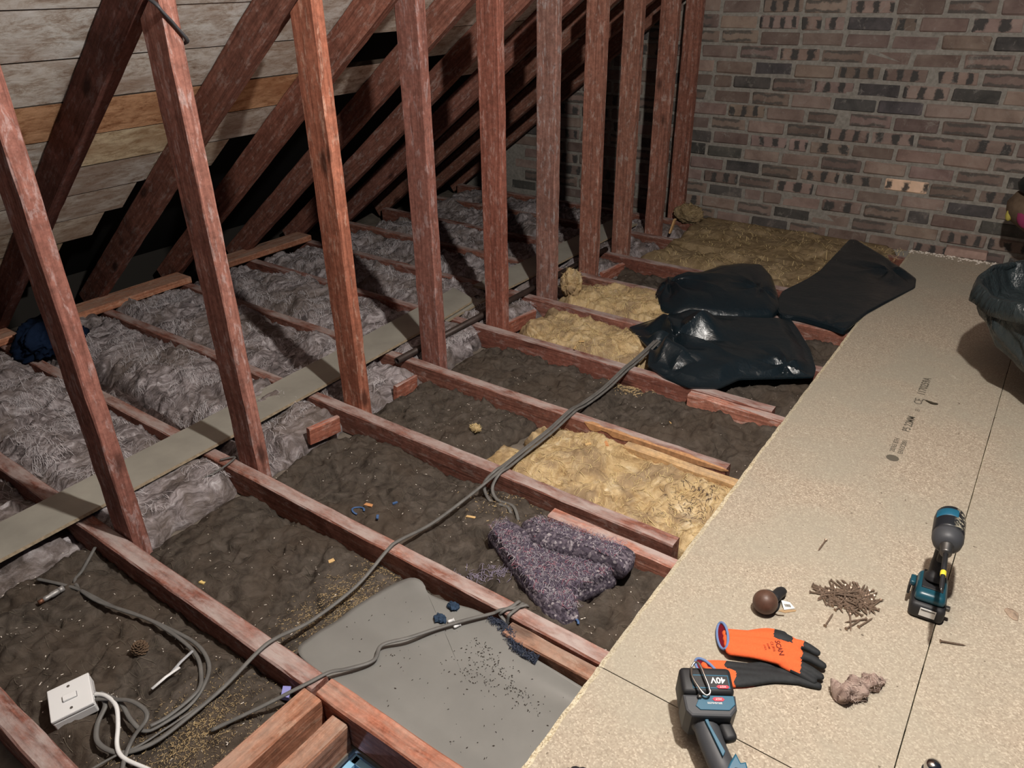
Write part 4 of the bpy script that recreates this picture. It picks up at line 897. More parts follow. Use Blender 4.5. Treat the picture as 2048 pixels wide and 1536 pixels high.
# ------------------------------------------------------------------ tools
M_BLK = plain('black_rubber', (.018, .018, .02), .55, .4)
M_GRY = plain('dark_grey_plastic', (.05, .052, .058), .5, .4)
M_TEAL = plain('teal_plastic', (.010, .065, .095), .35, .5)
M_TBLUE = plain('tool_blue', (.012, .10, .17), .4, .5)
M_WLAB = plain('white_label', (.78, .78, .76), .5, .4)
M_STEEL = plain('steel', (.55, .53, .50), .3, .5, 1.0)
M_DSTEEL = plain('dark_steel', (.12, .115, .11), .4, .5, .8)
M_YLW = plain('yellow_band', (.75, .62, .05), .5, .4)
M_RBADGE = plain('red_badge', (.55, .03, .06), .45, .4)
def splat_mat():
    m, nt, b = newmat('paint_splashed_housing', .4, .5); tc = N(nt, 'ShaderNodeTexCoord'); v = tc.outputs['Object']; sp = N(nt, 'ShaderNodeSeparateXYZ'); L(nt, v, sp.inputs[0])
    side = ramp(nt, math_(nt, 'ADD', math_(nt, 'MULTIPLY', sp.outputs['X'], -14), .45), [(.5, 0), (.85, 1)])
    n = ramp(nt, noise(nt, v, 95, 4, .65, .5), [(.53, 0), (.57, 1)])
    L(nt, mix(nt, math_(nt, 'MULTIPLY', side, n), (.012, .014, .018), (.66, .60, .45)), b.inputs['Base Color']); return m
M_SPLAT = splat_mat()
def impact_driver():
    t = empty('impact_driver', (.022, 1.717, .0225), R(184.8))
    bm = bmesh.new(); rbox(bm, (.076, .118, .044), T((0, .046, .022)), .012, 3); bat = bm_obj('battery', bm, M_BLK, t, True)
    bm = bmesh.new(); rbox(bm, (.034, .0016, .024), T((-.002, .1055, .026)), .0006, 1); bm_obj('label_sticker', bm, M_WLAB, bat)
    bm = bmesh.new(); rbox(bm, (.030, .0006, .0022), T((-.002, .1066, .033))); bm_obj('label_line', bm, M_GRY, bat)
    bm = bmesh.new(); rbox(bm, (.070, .105, .026), T((0, .044, .056)), .011, 3, (.86, .9)); ft = bm_obj('foot', bm, M_TEAL, t, True)
    bm = bmesh.new(); rbox(bm, (.046, .070, .006), T((0, .034, .0685)), .002, 2); bm_obj('foot_inset', bm, M_BLK, ft)
    bm = bmesh.new(); rbox(bm, (.012, .030, .014), T((.042, .045, .062)), .003, 2); hk = bm_obj('belt_hook', bm, M_TEAL, t, True)
    bm = bmesh.new(); rbox(bm, (.006, .026, .030), T((.046, .050, .046)), .002, 2); bm_obj('hook_arm', bm, M_BLK, hk)
    bm = bmesh.new(); rbox(bm, (.010, .012, .010), T((-.040, .082, .040)), .002, 2); bm_obj('release_button', bm, M_DSTEEL, t)
    bm = bmesh.new(); tube(bm, smooth_path([(0, .030, .066), (0, .020, .085), (0, .006, .115), (0, -.004, .145), (0, -.004, .175)], 4), [.028]*4+[.021]*4+[.019]*4+[.021]*5, 14, .78, upv=Vector((1, 0, 0))); bm_obj('handle', bm, M_BLK, t, True)
    bm = bmesh.new(); rbox(bm, (.016, .016, .034), T((0, .026, .142), (R(10), 0, 0)), .005, 2); bm_obj('trigger', bm, M_BLK, t, True)
    Mh = T((0, 0, .195), (R(-90), 0, 0))
    bm = bmesh.new(); lathe(bm, [(0, -.075), (.022, -.075), (.031, -.066), (.034, -.045), (.034, .012), (.032, .02), (0, .02)], 26, Mh); hd = bm_obj('motor_housing', bm, M_SPLAT, t, True)
    bm = bmesh.new(); lathe(bm, [(.0335, -.052), (.0352, -.050), (.0352, -.024), (.0335, -.022)], 26, Mh)
    for v in list(bm.verts):
        if v.co.z < .2055 or v.co.x < -.016: bm.verts.remove(v)
    bm_obj('blue_cover', bm, M_TBLUE, hd, True)
    bm = bmesh.new(); lathe(bm, [(.0, .018), (.033, .018), (.0335, .03), (.030, .046), (.021, .058), (.0, .058)], 24, Mh); bm_obj('gear_case', bm, M_GRY, t, True)
    bm = bmesh.new(); lathe(bm, [(0, .058), (.0145, .058), (.0145, .062), (.0125, .064), (.0125, .086), (.010, .089), (0, .089)], 18, Mh); bm_obj('chuck', bm, M_DSTEEL, t, True)
    bm = bmesh.new(); lathe(bm, [(0, .086), (.0055, .086), (.0055, .150), (.0045, .152), (.0045, .205), (.003, .215), (.0, .222)], 12, Mh); bt = bm_obj('driver_bit', bm, M_BLK, t, True)
    bm = bmesh.new(); lathe(bm, [(.0052, .154), (.0062, .155), (.0062, .169), (.0052, .170)], 12, Mh); bm_obj('yellow_ring', bm, M_YLW, bt, True)
    bm = bmesh.new(); lathe(bm, [(0, .2052), (.0036, .205), (.0025, .216), (0, .2225)], 10, Mh); bm_obj('bit_tip', bm, M_STEEL, bt, True)
    tag(t, 'blue-black impact driver with paint splashes standing on its battery', 'power tool')
impact_driver()
def cordless_driver():
    t = empty('cordless_driver')
    bc = W(1406, 1387, .085); hc = W(1440, 1560, .075); d = hc-bc; d.z = 0; d = -d.normalized(); org = bc-d*.236; tl = R(9)
    Z = Vector((d.x*math.cos(tl), d.y*math.cos(tl), math.sin(tl))); X = Vector((d.y, -d.x, 0)); Y = Z.cross(X)
    t.matrix_world = Matrix(((X.x, Y.x, Z.x, org.x), (X.y, Y.y, Z.y, org.y), (X.z, Y.z, Z.z, .0615), (0, 0, 0, 1)))
    HX = T((0, 0, .036), (0, R(90), 0))
    bm = bmesh.new(); lathe(bm, [(0, -.075), (.024, -.074), (.034, -.06), (.036, -.03), (.036, .0), (0, .0)], 26, HX); bm_obj('gear_housing', bm, M_GRY, t, True)
    bm = bmesh.new(); lathe(bm, [(0, .0), (.0365, .0), (.038, .02), (.037, .055), (.028, .072), (0, .074)], 26, HX); mh = bm_obj('motor_housing', bm, M_TBLUE, t, True)
    bm = bmesh.new(); prism(bm, [(.006, .058), (.052, .050), (.050, .082), (.040, .080), (.034, .098), (.020, .080)], -.024, .024, T((0, 0, 0), (R(90), 0, 0)), .003); bm_obj('housing_shoulder', bm, M_TBLUE, mh, False)
    bm = bmesh.new(); rbox(bm, (.015, .004, .005), T((.033, -.0255, .066), (0, R(8), 0)), .0018, 2); bm_obj('direction_button', bm, M_BLK, mh)
    bm = bmesh.new(); lathe(bm, [(0, -.098), (.006, -.098), (.013, -.095), (.013, -.074), (0, -.074)], 16, HX); bm_obj('chuck', bm, M_DSTEEL, t, True)
    bm = bmesh.new(); tube(bm, smooth_path([(.018, 0, .05), (.012, 0, .075), (.003, 0, .105), (-.004, 0, .135), (-.008, 0, .160), (-.010, 0, .178)], 4), [.030, .029, .027, .026]+[.0245]*8+[.025]*4+[.027, .029, .031, .032, .032], 16, .85, upv=Vector((0, 1, 0))); hn = bm_obj('handle', bm, M_GRY, t, True)
    bm = bmesh.new(); prism(bm, [(-.016, .158), (-.010, .166), (-.008, .150), (.012, .098), (.006, .088), (-.010, .140)], -.0275, -.020, T((.002, 0, 0), (R(90), 0, 0)) @ Matrix.Diagonal((1, 1, -1, 1)), .0008); st_ = bm_obj('blue_inlay', bm, M_TBLUE, hn)
    bm = bmesh.new(); rbox(bm, (.026, .022, .045), T((.030, -.004, .150), (0, R(-14), 0)), .008, 3); bm_obj('trigger', bm, M_BLK, t, True)
    bm = bmesh.new(); prism(bm, [(-.050, .172), (-.040, .160), (.036, .160), (.050, .176), (.052, .205), (-.052, .205)], -.038, .038, T((0, 0, 0), (R(90), 0, 0)), .005); ft = bm_obj('foot', bm, M_GRY, t)
    bm = bmesh.new(); prism(bm, [(-.030, .180), (-.022, .172), (.034, .172), (.047, .184), (.047, .202), (-.018, .202)], .0365, .0402, T((0, 0, 0), (R(90), 0, 0)), .001); bl = bm_obj('blue_panel', bm, M_TBLUE, ft)
    bm = bmesh.new(); rbox(bm, (.104, .080, .058), T((0, 0, .236)), .010, 3); bt = bm_obj('battery', bm, M_BLK, t, True)
    bm = bmesh.new(); prism(bm, [(-.030, .216), (.044, .216), (.044, .246), (-.030, .246)], .0395, .0412, T((0, 0, 0), (R(90), 0, 0)), .001); bm_obj('battery_label', bm, M_TBLUE, bt)
    bm = bmesh.new(); prism(bm, [(-.028, .2185), (.042, .2185), (.042, .2435), (-.028, .2435)], .0405, .0415, T((0, 0, 0), (R(90), 0, 0)), .0005); bm_obj('label_ground', bm, M_BLK, bt)
    FR = lambda x, z, y: T((x, -y, z), (R(90), 0, 0)) @ T((0, 0, 0), (0, 0, R(180)))
    text_mesh('40V', .018, M_WLAB, 'print', bt, FR(.036, .2395, .0418), bold=.0004)
    bm = bmesh.new(); prism(bm, [(.016, .2195), (.020, .2160), (.038, .2160), (.042, .2195), (.038, .2230), (.020, .2230)], .0412, .0424, T((0, 0, 0), (R(90), 0, 0))); bm_obj('red_badge', bm, M_RBADGE, bt)
    text_mesh('XGT', .0062, M_WLAB, 'print', bt, FR(.0355, .2215, .0428))
    bm = bmesh.new(); prism(bm, [(.004, .1935), (.008, .1895), (.024, .1895), (.028, .1935), (.024, .1975), (.008, .1975)], .0398, .0412, T((0, 0, 0), (R(90), 0, 0))); bm_obj('red_badge', bm, M_RBADGE, ft)
    text_mesh('XGT', .006, M_WLAB, 'print', ft, FR(.0225, .1958, .0416)); text_mesh('BRUSHLESS', .0058, M_WLAB, 'print', ft, FR(.022, .1875, .0408))
    bm = bmesh.new(); tube(bm, smooth_path([(-.028, -.046, .258), (-.030, -.050, .235), (-.018, -.052, .205), (-.008, -.050, .196), (0, -.052, .204), (-.006, -.054, .235), (-.012, -.052, .262), (-.020, -.048, .268), (-.028, -.046, .258)], 5), .0022, 8); bh = bm_obj('belt_hook', bm, M_STEEL, t, True)
    bm = bmesh.new(); lathe(bm, [(0, 0), (.005, 0), (.005, .004), (0, .005)], 12, T((-.020, -.040, .198), (R(90), 0, 0))); bm_obj('hook_screw', bm, M_DSTEEL, bh, True)
    tag(t, 'blue and dark grey 40V cordless driver stood upside down beside the gloves', 'power tool')
cordless_driver()

# ------------------------------------------------------------------ gloves
from mathutils.bvhtree import BVHTree
M_ORG = plain('orange_knit', (.85, .14, .045), .85, .15, var=.08, vs=240, bmp=.3)
M_LTX = plain('black_latex', (.022, .024, .026), .7, .3, var=.2, vs=120, bmp=.25)
M_CUFF = plain('blue_cuff_edge', (.16, .24, .45), .85, .15)
M_INSD = plain('dark_red_lining', (.17, .01, .02), .9, .1)
def remeshed(name, bm, vox, parent, smooth_it=3):
    me = bpy.data.meshes.new(name); bm.to_mesh(me); bm.free(); o = bpy.data.objects.new(name, me); COL.objects.link(o)
    m = o.modifiers.new('r', 'REMESH'); m.mode = 'VOXEL'; m.voxel_size = vox; s = o.modifiers.new('s', 'SMOOTH'); s.iterations = smooth_it; s.factor = .5
    dg = bpy.context.evaluated_depsgraph_get(); me2 = bpy.data.meshes.new_from_object(o.evaluated_get(dg)); o.modifiers.clear(); o.data = me2; me2.name = name
    me2.polygons.foreach_set('use_smooth', [True]*len(me2.polygons)); o.parent = parent; return o
def glove(chains, cuff, zc, lab, mats, facefn, rimz):
    base = W(1540, 1310, .022); t = empty('work_glove', (base.x, base.y, .0225)); inv = Matrix.Translation(t.location).inverted()
    bm = bmesh.new()
    for pts, rad, fl in chains:
        pp = smooth_path([W(x, y, z) for x, y, z in pts], 4); n = len(pp); rr = [float(np.interp(i/(n-1), np.linspace(0, 1, len(rad)), rad)) for i in range(n)]
        tube(bm, pp, rr, 12, fl); ball(bm, pp[-1], rr[-1], 10, (1, 1, fl)); ball(bm, pp[0], rr[0], 10, (1, 1, fl))
    for v in bm.verts: v.co = inv @ v.co; v.co.z = max(v.co.z, .001)
    o = remeshed('glove_body', bm, .0026, t)
    for m_ in mats: o.data.materials.append(m_)
    for p in o.data.polygons:
        c = p.center+Vector(t.location); p.material_index = facefn(c, p.normal)
    # cuff rim and lining
    a, b = [W(x, y, .022) for x, y in cuff[:2]]; mid = (a+b)/2; ax = (b-a)/2; n = 28
    loop = [inv @ Vector((mid.x+ax.x*math.cos(k*2*math.pi/n), mid.y+ax.y*math.cos(k*2*math.pi/n), rimz[0]+rimz[1]*math.sin(k*2*math.pi/n))) for k in range(n+1)]
    d = Vector((-ax.y, ax.x, 0)).normalized(); d = d if d.dot(W(1640, 1340, .022)-mid) > 0 else -d
    loop = [p+d*(rimz[2]*math.sin(k*2*math.pi/n)-rimz[3]) for k, p in enumerate(loop)]
    bm = bmesh.new(); tube(bm, loop, .0032, 8, 1.0, cap=False, upv=d); bm_obj('cuff_edge', bm, M_CUFF, t, True)
    bm = bmesh.new(); vs = [bm.verts.new(p) for p in loop[:-1]]; bm.faces.new(vs); bm_obj('lining', bm, M_INSD, t)
    tag(t, lab, 'glove', 'pair of orange work gloves'); return t, o
def along(c, x0, y0, x1, y1, z=.03):
    a = W(x0, y0, z); b = W(x1, y1, z); d = (b-a); d.z = 0; return ((c.x-a.x)*d.x+(c.y-a.y)*d.y)/d.length_squared
z1 = .044
ch1 = [([(1456, 1268, .041), (1500, 1271, .042), (1560, 1274, .043), (1590, 1287, .043)], [.0145, .0135, .015, .0125], .62), ([(1458, 1279, .042), (1510, 1284, .043), (1565, 1292, .044), (1592, 1299, .044)], [.015, .0145, .015, .013], .62), ([(1460, 1290, .042), (1510, 1297, .043), (1565, 1307, .044), (1592, 1313, .043)], [.015, .0145, .015, .0125], .62), ([(1462, 1301, .041), (1510, 1308, .042), (1560, 1320, .042), (1588, 1330, .041)], [.0135, .0135, .014, .0125], .62),
       ([(1585, 1287, .043), (1608, 1291, .043), (1633, 1305, .040)], [.0125, .0115, .0095], .8), ([(1588, 1308, .043), (1618, 1316, .043), (1645, 1331, .038)], [.0125, .0115, .0095], .8), ([(1586, 1325, .041), (1615, 1338, .040), (1640, 1353, .036)], [.0125, .0115, .0095], .8), ([(1565, 1327, .038), (1600, 1346, .036), (1626, 1362, .033)], [.012, .0115, .0095], .8),
       ([(1500, 1270, .038), (1535, 1266, .036), (1566, 1271, .034)], [.012, .0125, .0115], .85)]
def f1(c, n):
    s = along(c, 1455, 1285, 1640, 1340, .042); u = along(c, 1480, 1320, 1500, 1255, .042)
    if s > .80: return 1
    if s > .70 and n.z < .75: return 1
    if s > .47 and s < .68 and u > .88: return 1
    if c.z < .0365 and s > .06: return 1
    return 0
g1, g1o = glove(ch1, ((1446, 1258), (1456, 1310)), .04, 'upper orange work glove, back of the hand showing', [M_ORG, M_LTX], f1, (.041, .011, .010, .009))
ch2 = [([(1412, 1330, .028), (1450, 1332, .029), (1520, 1340, .028), (1580, 1350, .027)], [.0125, .014, .014, .011], .6), ([(1424, 1344, .029), (1470, 1346, .030), (1540, 1350, .029), (1590, 1357, .028)], [.014, .015, .014, .011], .6), ([(1436, 1356, .029), (1480, 1357, .030), (1545, 1356, .029), (1590, 1360, .028)], [.014, .015, .012, .010], .6), ([(1448, 1366, .028), (1490, 1364, .029), (1545, 1358, .029), (1590, 1361, .028)], [.0125, .0125, .010, .010], .6),
       ([(1580, 1356, .028), (1610, 1365, .028), (1636, 1372, .027)], [.0105, .010, .009], .85), ([(1560, 1345, .027), (1600, 1352, .026), (1620, 1358, .026)], [.0105, .0095, .009], .85), ([(1500, 1335, .027), (1540, 1330, .026), (1570, 1330, .026)], [.0105, .010, .009], .85)]
def f2(c, n):
    s = along(c, 1410, 1345, 1630, 1370, .03); u = along(c, 1440, 1368, 1410, 1322, .03)
    return 1 if s > .17+.10*(1-u)*(1 if u < 1 else 0)+.03*math.sin(u*9) and c.z > .026 or s > .45 else 0
g2, g2o = glove(ch2, ((1402, 1318), (1450, 1368)), .03, 'lower orange work glove, black palm turned up', [M_ORG, M_LTX], f2, (.029, .009, .012, .015))
# print on the back of the upper glove
bv = BVHTree.FromObject(g1o, bpy.context.evaluated_depsgraph_get())
def glove_text(txt, size, px, py, bold=.0):
    p = W(px, py, .05); e = W(px+9, py+26, .05); ang_ = math.atan2(e.y-p.y, e.x-p.x)
    o = text_mesh(txt, size, plain('dark_print', (.16, .03, .02), .85, .1), 'print', g1, T((p.x-g1.location.x, p.y-g1.location.y, .06), (0, 0, ang_)), bold=bold, ext=0)
    for v in o.data.vertices:
        h = bv.ray_cast(Vector((v.co.x, v.co.y, .2)), Vector((0, 0, -1)))
        v.co.z = (h[0].z if h[0] else .04)+.0007
glove_text('SCAN', .0155, 1549, 1283, .0004); glove_text('CE 2016', .008, 1540, 1285); glove_text('EN388', .006, 1533, 1288); glove_text('2142X', .006, 1526, 1290)

# ------------------------------------------------------------------ screws
M_SCREW = plain('brown_screw_metal', (.30, .22, .165), .42, .5, .6, var=.25, vs=160)
def screw_mesh(ln):
    bm = bmesh.new(); lathe(bm, [(0, 0), (.0044, 0), (.0046, .0006), (.0021, .0038), (.0019, ln*.45), (.0023, ln*.47), (.0021, ln*.86), (0, ln)], 6); me = bpy.data.meshes.new('screw'); bmesh.ops.recalc_face_normals(bm, faces=bm.faces[:]); bm.to_mesh(me); bm.free(); me.materials.append(M_SCREW); return me
SM = [screw_mesh(.052), screw_mesh(.056)]
def put_screw(p, yaw, pitch, lab, group, k=0):
    o = inst('wood_screw', SM[k]); d = Vector((math.cos(yaw)*math.cos(pitch), math.sin(yaw)*math.cos(pitch), math.sin(pitch)))
    o.rotation_mode = 'QUATERNION'; o.rotation_quaternion = d.to_track_quat('Z', 'Y'); o.location = p; tag(o, lab, 'screw', group); return o
rs = random.Random(12); cpile = W(1692, 1196, .022)
ex = Vector((math.cos(R(20)), math.sin(R(20)), 0)); ey = Vector((-ex.y, ex.x, 0))
for i in range(118):
    rr = math.sqrt(rs.random()); a = rs.uniform(0, 6.283); c = cpile+ex*(.062*rr*math.cos(a))+ey*(.040*rr*math.sin(a)); yaw = rs.uniform(0, 6.283); zc = .0245+max(0, .016*(1-rr))*rs.random()
    pitch = rs.uniform(-.10, .10)*(1-rr*.6); d = Vector((math.cos(yaw), math.sin(yaw), 0))*.026; z0 = max(zc-math.sin(pitch)*.026, .0262); 
    if z0+math.sin(pitch)*.052 < .024: pitch = math.asin((.0242-z0)/.052)
    put_screw((c.x-d.x, c.y-d.y, z0), yaw, pitch, 'brown wood screw in the tangled pile on the chipboard', 'screws in the pile', rs.randrange(2))
def stray(x0, y0, x1, y1, lab, group=None):
    a = W(x0, y0, .026); b = W(x1, y1, .026); put_screw((a.x, a.y, .0268), math.atan2(b.y-a.y, b.x-a.x), -.045, lab, group, 1)
stray(1652, 1080, 1640, 1096, 'lone brown screw lying above the screw pile')
stray(1880, 1282, 1920, 1288, 'lone brown screw to the right of the gloves, past the impact driver')
stray(1650, 1252, 1662, 1233, 'screw just below the left side of the pile'); stray(1692, 1258, 1712, 1245, 'lowest screw below the pile, crossing another')
stray(1700, 1228, 1702, 1256, 'screw lying nearly upright in view below the pile'); stray(1717, 1254, 1738, 1240, 'screw below the right side of the pile, lower one'); stray(1733, 1238, 1693, 1243, 'thin screw lying across below the pile')
stray(1762, 1200, 1738, 1217, 'screw sticking out at the right of the pile')

# ------------------------------------------------------------------ brown ball with strap and tag
pb = W(1527, 1222, .022); t = empty('strapped_ball', (pb.x, pb.y, .0222))
M_BALL = plain('brown_leather_ball', (.10, .052, .036), .45, .4, var=.25, vs=60, bmp=.15)
bm = bmesh.new(); ball(bm, (0, 0, .0295), .0295, 26); bm_obj('ball', bm, M_BALL, t, True)
rel = lambda x, y, z: W(x, y, z)-Vector((pb.x, pb.y, .0222))
bm = bmesh.new(); tube(bm, smooth_path([rel(1538, 1205, .045), rel(1548, 1196, .045), rel(1556, 1188, .040), rel(1566, 1180, .036)], 4), [.009]*4+[.014]*4+[.014]*3+[.012, .011], 12, .75); nk = bm_obj('strap_toggle', bm, M_BLK, t, True)
bm = bmesh.new(); tube(bm, smooth_path([rel(1530, 1200, .05), rel(1523, 1192, .045), rel(1526, 1183, .04), rel(1536, 1181, .038), rel(1548, 1186, .04)], 5), .0032, 8, .7); bm_obj('strap', bm, M_BLK, t, True)
bm = bmesh.new(); tube(bm, smooth_path([rel(1556, 1192, .035), rel(1559, 1205, .03), rel(1555, 1216, .03), rel(1546, 1222, .034)], 5), .0030, 8, .7); bm_obj('strap', bm, M_BLK, t, True)
bm = bmesh.new()
def quadpl(bm, pts, th=.0006):
    vs = [bm.verts.new(p) for p in pts]; vt = [bm.verts.new(p+Vector((0, 0, th))) for p in pts]; n = len(pts); bm.faces.new(vs[::-1]); bm.faces.new(vt)
    for i in range(n): bm.faces.new((vs[i], vs[(i+1) % n], vt[(i+1) % n], vt[i]))
quadpl(bm, [rel(1562, 1200, .030), rel(1580, 1205, .026), rel(1590, 1217, .023), rel(1568, 1220, .025)]); tg = bm_obj('paper_tag', bm, M_WLAB, t)
bm = bmesh.new()
for i in range(7):
    a = i/6; p0 = rel(1568+10*a, 1208.5+.6*a, .0275); p1 = rel(1571+10*a, 1214+.6*a, .026); d = (rel(1569+10*a, 1208.6+.6*a, .0275)-p0)*(.45 if i % 2 else .9)
    up_ = Vector((0, 0, .0012)); quadpl(bm, [p0+up_, p0+d+up_, p1+d+up_, p1+up_], .0003)
bm_obj('barcode', bm, M_INK, tg)
bm = bmesh.new(); quadpl(bm, [rel(1556, 1222, .0225), rel(1566, 1219, .0225), rel(1592, 1220, .0225), rel(1592, 1223, .0225), rel(1570, 1226, .0225)], .0008); bm_obj('card_strip', bm, plain('brown_card', (.42, .28, .15), .8, .2), t)
bm = bmesh.new(); tube(bm, [rel(1545, 1225, .026), rel(1556, 1230, .0245), rel(1568, 1231, .024)], .0012, 6); bm_obj('cord_end', bm, plain('brown_cord', (.12, .08, .05), .8, .2), t)
tag(t, 'brown ball with black strap and white paper tag on the chipboard', 'ball')

# ------------------------------------------------------------------ small things on the chipboard and at the edges
bm = bmesh.new(); rbox(bm, (.20, .055, .045), I4, .006, 2)
for v in bm.verts: v.co += Vector((random.uniform(-.003, .003), random.uniform(-.002, .002), random.uniform(-.002, .002)))
o = bm_obj('loose_brick', bm, plain('pale_brick', (.36, .25, .21), .9, .15, var=.2, vs=30)); p = W(1930, 514, .022); o.location = (p.x, WY-.055, .046); tag(o, 'pale loose brick lying at the foot of the wall', 'brick')
o = blob('dry_leaf', [tuple(W(x, y, .022)[:2]) for x, y in ((2007, 1220), (2014, 1216), (2028, 1220), (2037, 1228), (2036, 1243), (2026, 1240), (2016, 1232))], lambda X, Y, t: .030-.006*t+.003*fbm(X*90, Y*90, 2, 3), plain('dry_leaf', (.36, .27, .20), .8, .2, var=.35, vs=60), .0225, nth=40, nr=8); tag(o, 'curled pale brown leaf on the chipboard at the right edge', 'leaf')
p = W(1862, 1545, .022); t = empty('chrome_knob', (p.x, p.y, .0222)); bm = bmesh.new(); lathe(bm, [(0, 0), (.013, 0), (.0155, .006), (.0155, .02), (.012, .027), (.006, .030), (0, .031)], 22); bm_obj('dome', bm, plain('chrome', (.6, .6, .6), .15, .5, 1), t, True)
bm = bmesh.new(); lathe(bm, [(0, 0), (.0165, 0), (.0175, .003), (.0165, .006), (0, .006)], 22); bm_obj('base_ring', bm, M_BLK, t, True); tag(t, 'shiny metal knob cut off by the bottom edge', 'knob')
p = W(1155, 1556, .022); t = empty('black_clip', (p.x, p.y, .0222)); bm = bmesh.new()
for i, (dx, r_) in enumerate(((-.030, .010), (-.018, .012), (-.004, .014), (.010, .013), (.024, .011))): ball(bm, (dx*.82, dx*.57, r_*.9), r_, 12)
bm_obj('grip', bm, M_BLK, t, True); bm = bmesh.new(); rbox(bm, (.06, .02, .008), T((0, -.016, .004), (0, 0, R(35))), .002, 1); bm_obj('jaw', bm, M_BLK, t); tag(t, 'black lumpy grip just showing at the bottom edge', 'clip')
# object cut off at the right edge, on its stand
t = empty('capped_object', (.035, 4.24, .0225)); M_OLV = plain('olive_brown_cloth', (.13, .09, .06), .85, .2, var=.3, vs=18)
bm = bmesh.new(); lathe(bm, [(0, .27), (.06, .275), (.12, .315), (.15, .36), (.155, .40), (.13, .445), (.0, .47)], 26, T((-.03, 0, .0))); bm_obj('body', bm, M_OLV, t, True)
bm = bmesh.new(); lathe(bm, [(0, .435), (.14, .44), (.190, .452), (.200, .475), (.190, .498), (.10, .508), (0, .510)], 28, T((-.008, 0, 0), (0, R(5), 0))); bm_obj('cap', bm, plain('dark_teal_cap', (.006, .013, .014), .5, .4), t, True)
bm = bmesh.new(); ball(bm, (-.075, -.105, .375), .055, 16, (1, .6, 1.25)); bm_obj('pink_patch', bm, plain('magenta_fabric', (.26, .035, .10), .8, .2), t, True)
bm = bmesh.new(); ball(bm, (-.158, -.05, .350), .028, 14, (.6, .7, 1.1)); bm_obj('yellow_patch', bm, plain('dull_yellow', (.42, .36, .08), .8, .2), t, True)
bm = bmesh.new(); tube(bm, [(.03, 0, .0), (.03, 0, .28)], .02, 10); lathe(bm, [(0, 0), (.07, 0), (.07, .012), (0, .014)], 18, T((.03, 0, 0))); bm_obj('stand', bm, M_BLK, t, True)
tag(t, 'dark-capped object with pink and yellow patches cut off by the right edge', 'object')

# ------------------------------------------------------------------ small things in the insulation
def surf(k, x, y): return float(bz[k](np.array([x]), np.array([y]))[0])
def chip(px, py, k, ln, wd, a, mat, lab, name='wood_chip', zoff=.002, z=None, th=.004, cat='wood chip'):
    p = W(px, py, -.045 if z is None else z); zz = (surf(k, p.x, p.y) if z is None else z); p = W(px, py, zz)
    bm = bmesh.new(); rg = random.Random(px); pts = [(-ln/2, -wd/2), (ln/2, -wd*.42), (ln*.46, wd*.5), (-ln*.42, wd*.4)]; prism(bm, pts, 0, th)
    o = bm_obj(name, bm, mat); o.location = (p.x, p.y, zz+zoff); o.rotation_euler = (rg.uniform(-.2, .2), rg.uniform(-.15, .15), a); tag(o, lab, cat, 'wood chips in the insulation' if cat == 'wood chip' else None)
M_CHW = plain('chip_wood', (.66, .44, .20), .8, .2, var=.15, vs=60); M_ORW = plain('orange_chip_wood', (.62, .30, .13), .8, .2, var=.2, vs=60)
chip(942, 1036, 2, .032, .008, .2, M_CHW, 'pale wood chip left of the purple felt'); chip(738, 1012, 2, .032, .012, .1, M_ORW, 'orange wood chip beside the blue plastic curl'); chip(1176, 890, 3, .022, .010, .9, M_CHW, 'squarish wood chip on the bright yellow wool', z=-.012)
chip(1212, 888, 3, .034, .012, 2.3, M_ORW, 'orange wood chip on the bright yellow wool', z=-.008); chip(1163, 684, 5, .024, .012, .6, M_CHW, 'right one of two chips on the wool left of the front bag', z=.012); chip(1150, 697, 5, .026, .008, 1.9, M_CHW, 'left one of two chips on the wool left of the front bag', z=.008)
chip(405, 1167, 1, .016, .011, .3, plain('yellow_chip', (.7, .52, .2), .8, .2), 'yellowish chip beside the second joist'); chip(663, 1124, 1, .018, .012, 1.2, M_CHW, 'pale chip above the straw shavings'); chip(1340, 846, 4, .03, .006, 2.2, M_CHW, 'thin sliver on the insulation behind the pale timber')
chip(1127, 1037, 2, .04, .006, .2, M_ORW, 'thin splinter beside the red packing timber')
# blue plastic curls
M_BPL = plain('blue_plastic', (.06, .12, .26), .5, .4); 
def curl(px, py, k, r_, a0, a1, lab):
    p = W(px, py, -.04); z = surf(k, p.x, p.y)+.006; bm = bmesh.new(); tube(bm, [(r_*math.cos(a), r_*.8*math.sin(a), .002*math.sin(a*2)) for a in np.linspace(a0, a1, 18)], .0035, 6, .5); o = bm_obj('plastic_curl', bm, M_BPL, smooth=True); o.location = (p.x, p.y, z); tag(o, lab, 'plastic scrap')
curl(716, 1018, 2, .020, .4, 5.2, 'blue plastic curl on the brown insulation'); curl(1143, 1243, 2, .018, .2, 3.3, 'blue plastic curl below the purple felt')
chip(790, 1008, 2, .018, .008, 1.2, M_BPL, 'small blue scrap right of the blue curl', 'plastic_scrap', cat='plastic scrap'); chip(755, 1036, 2, .018, .008, 2.2, M_BPL, 'small blue scrap below the blue curl', 'plastic_scrap', cat='plastic scrap'); chip(572, 1391, 0, .03, .02, 2.2, plain('lilac_plastic', (.25, .25, .55), .5, .4), 'lilac plastic clip beside the sawn hatch timber', 'plastic_clip', th=.012, cat='plastic scrap')
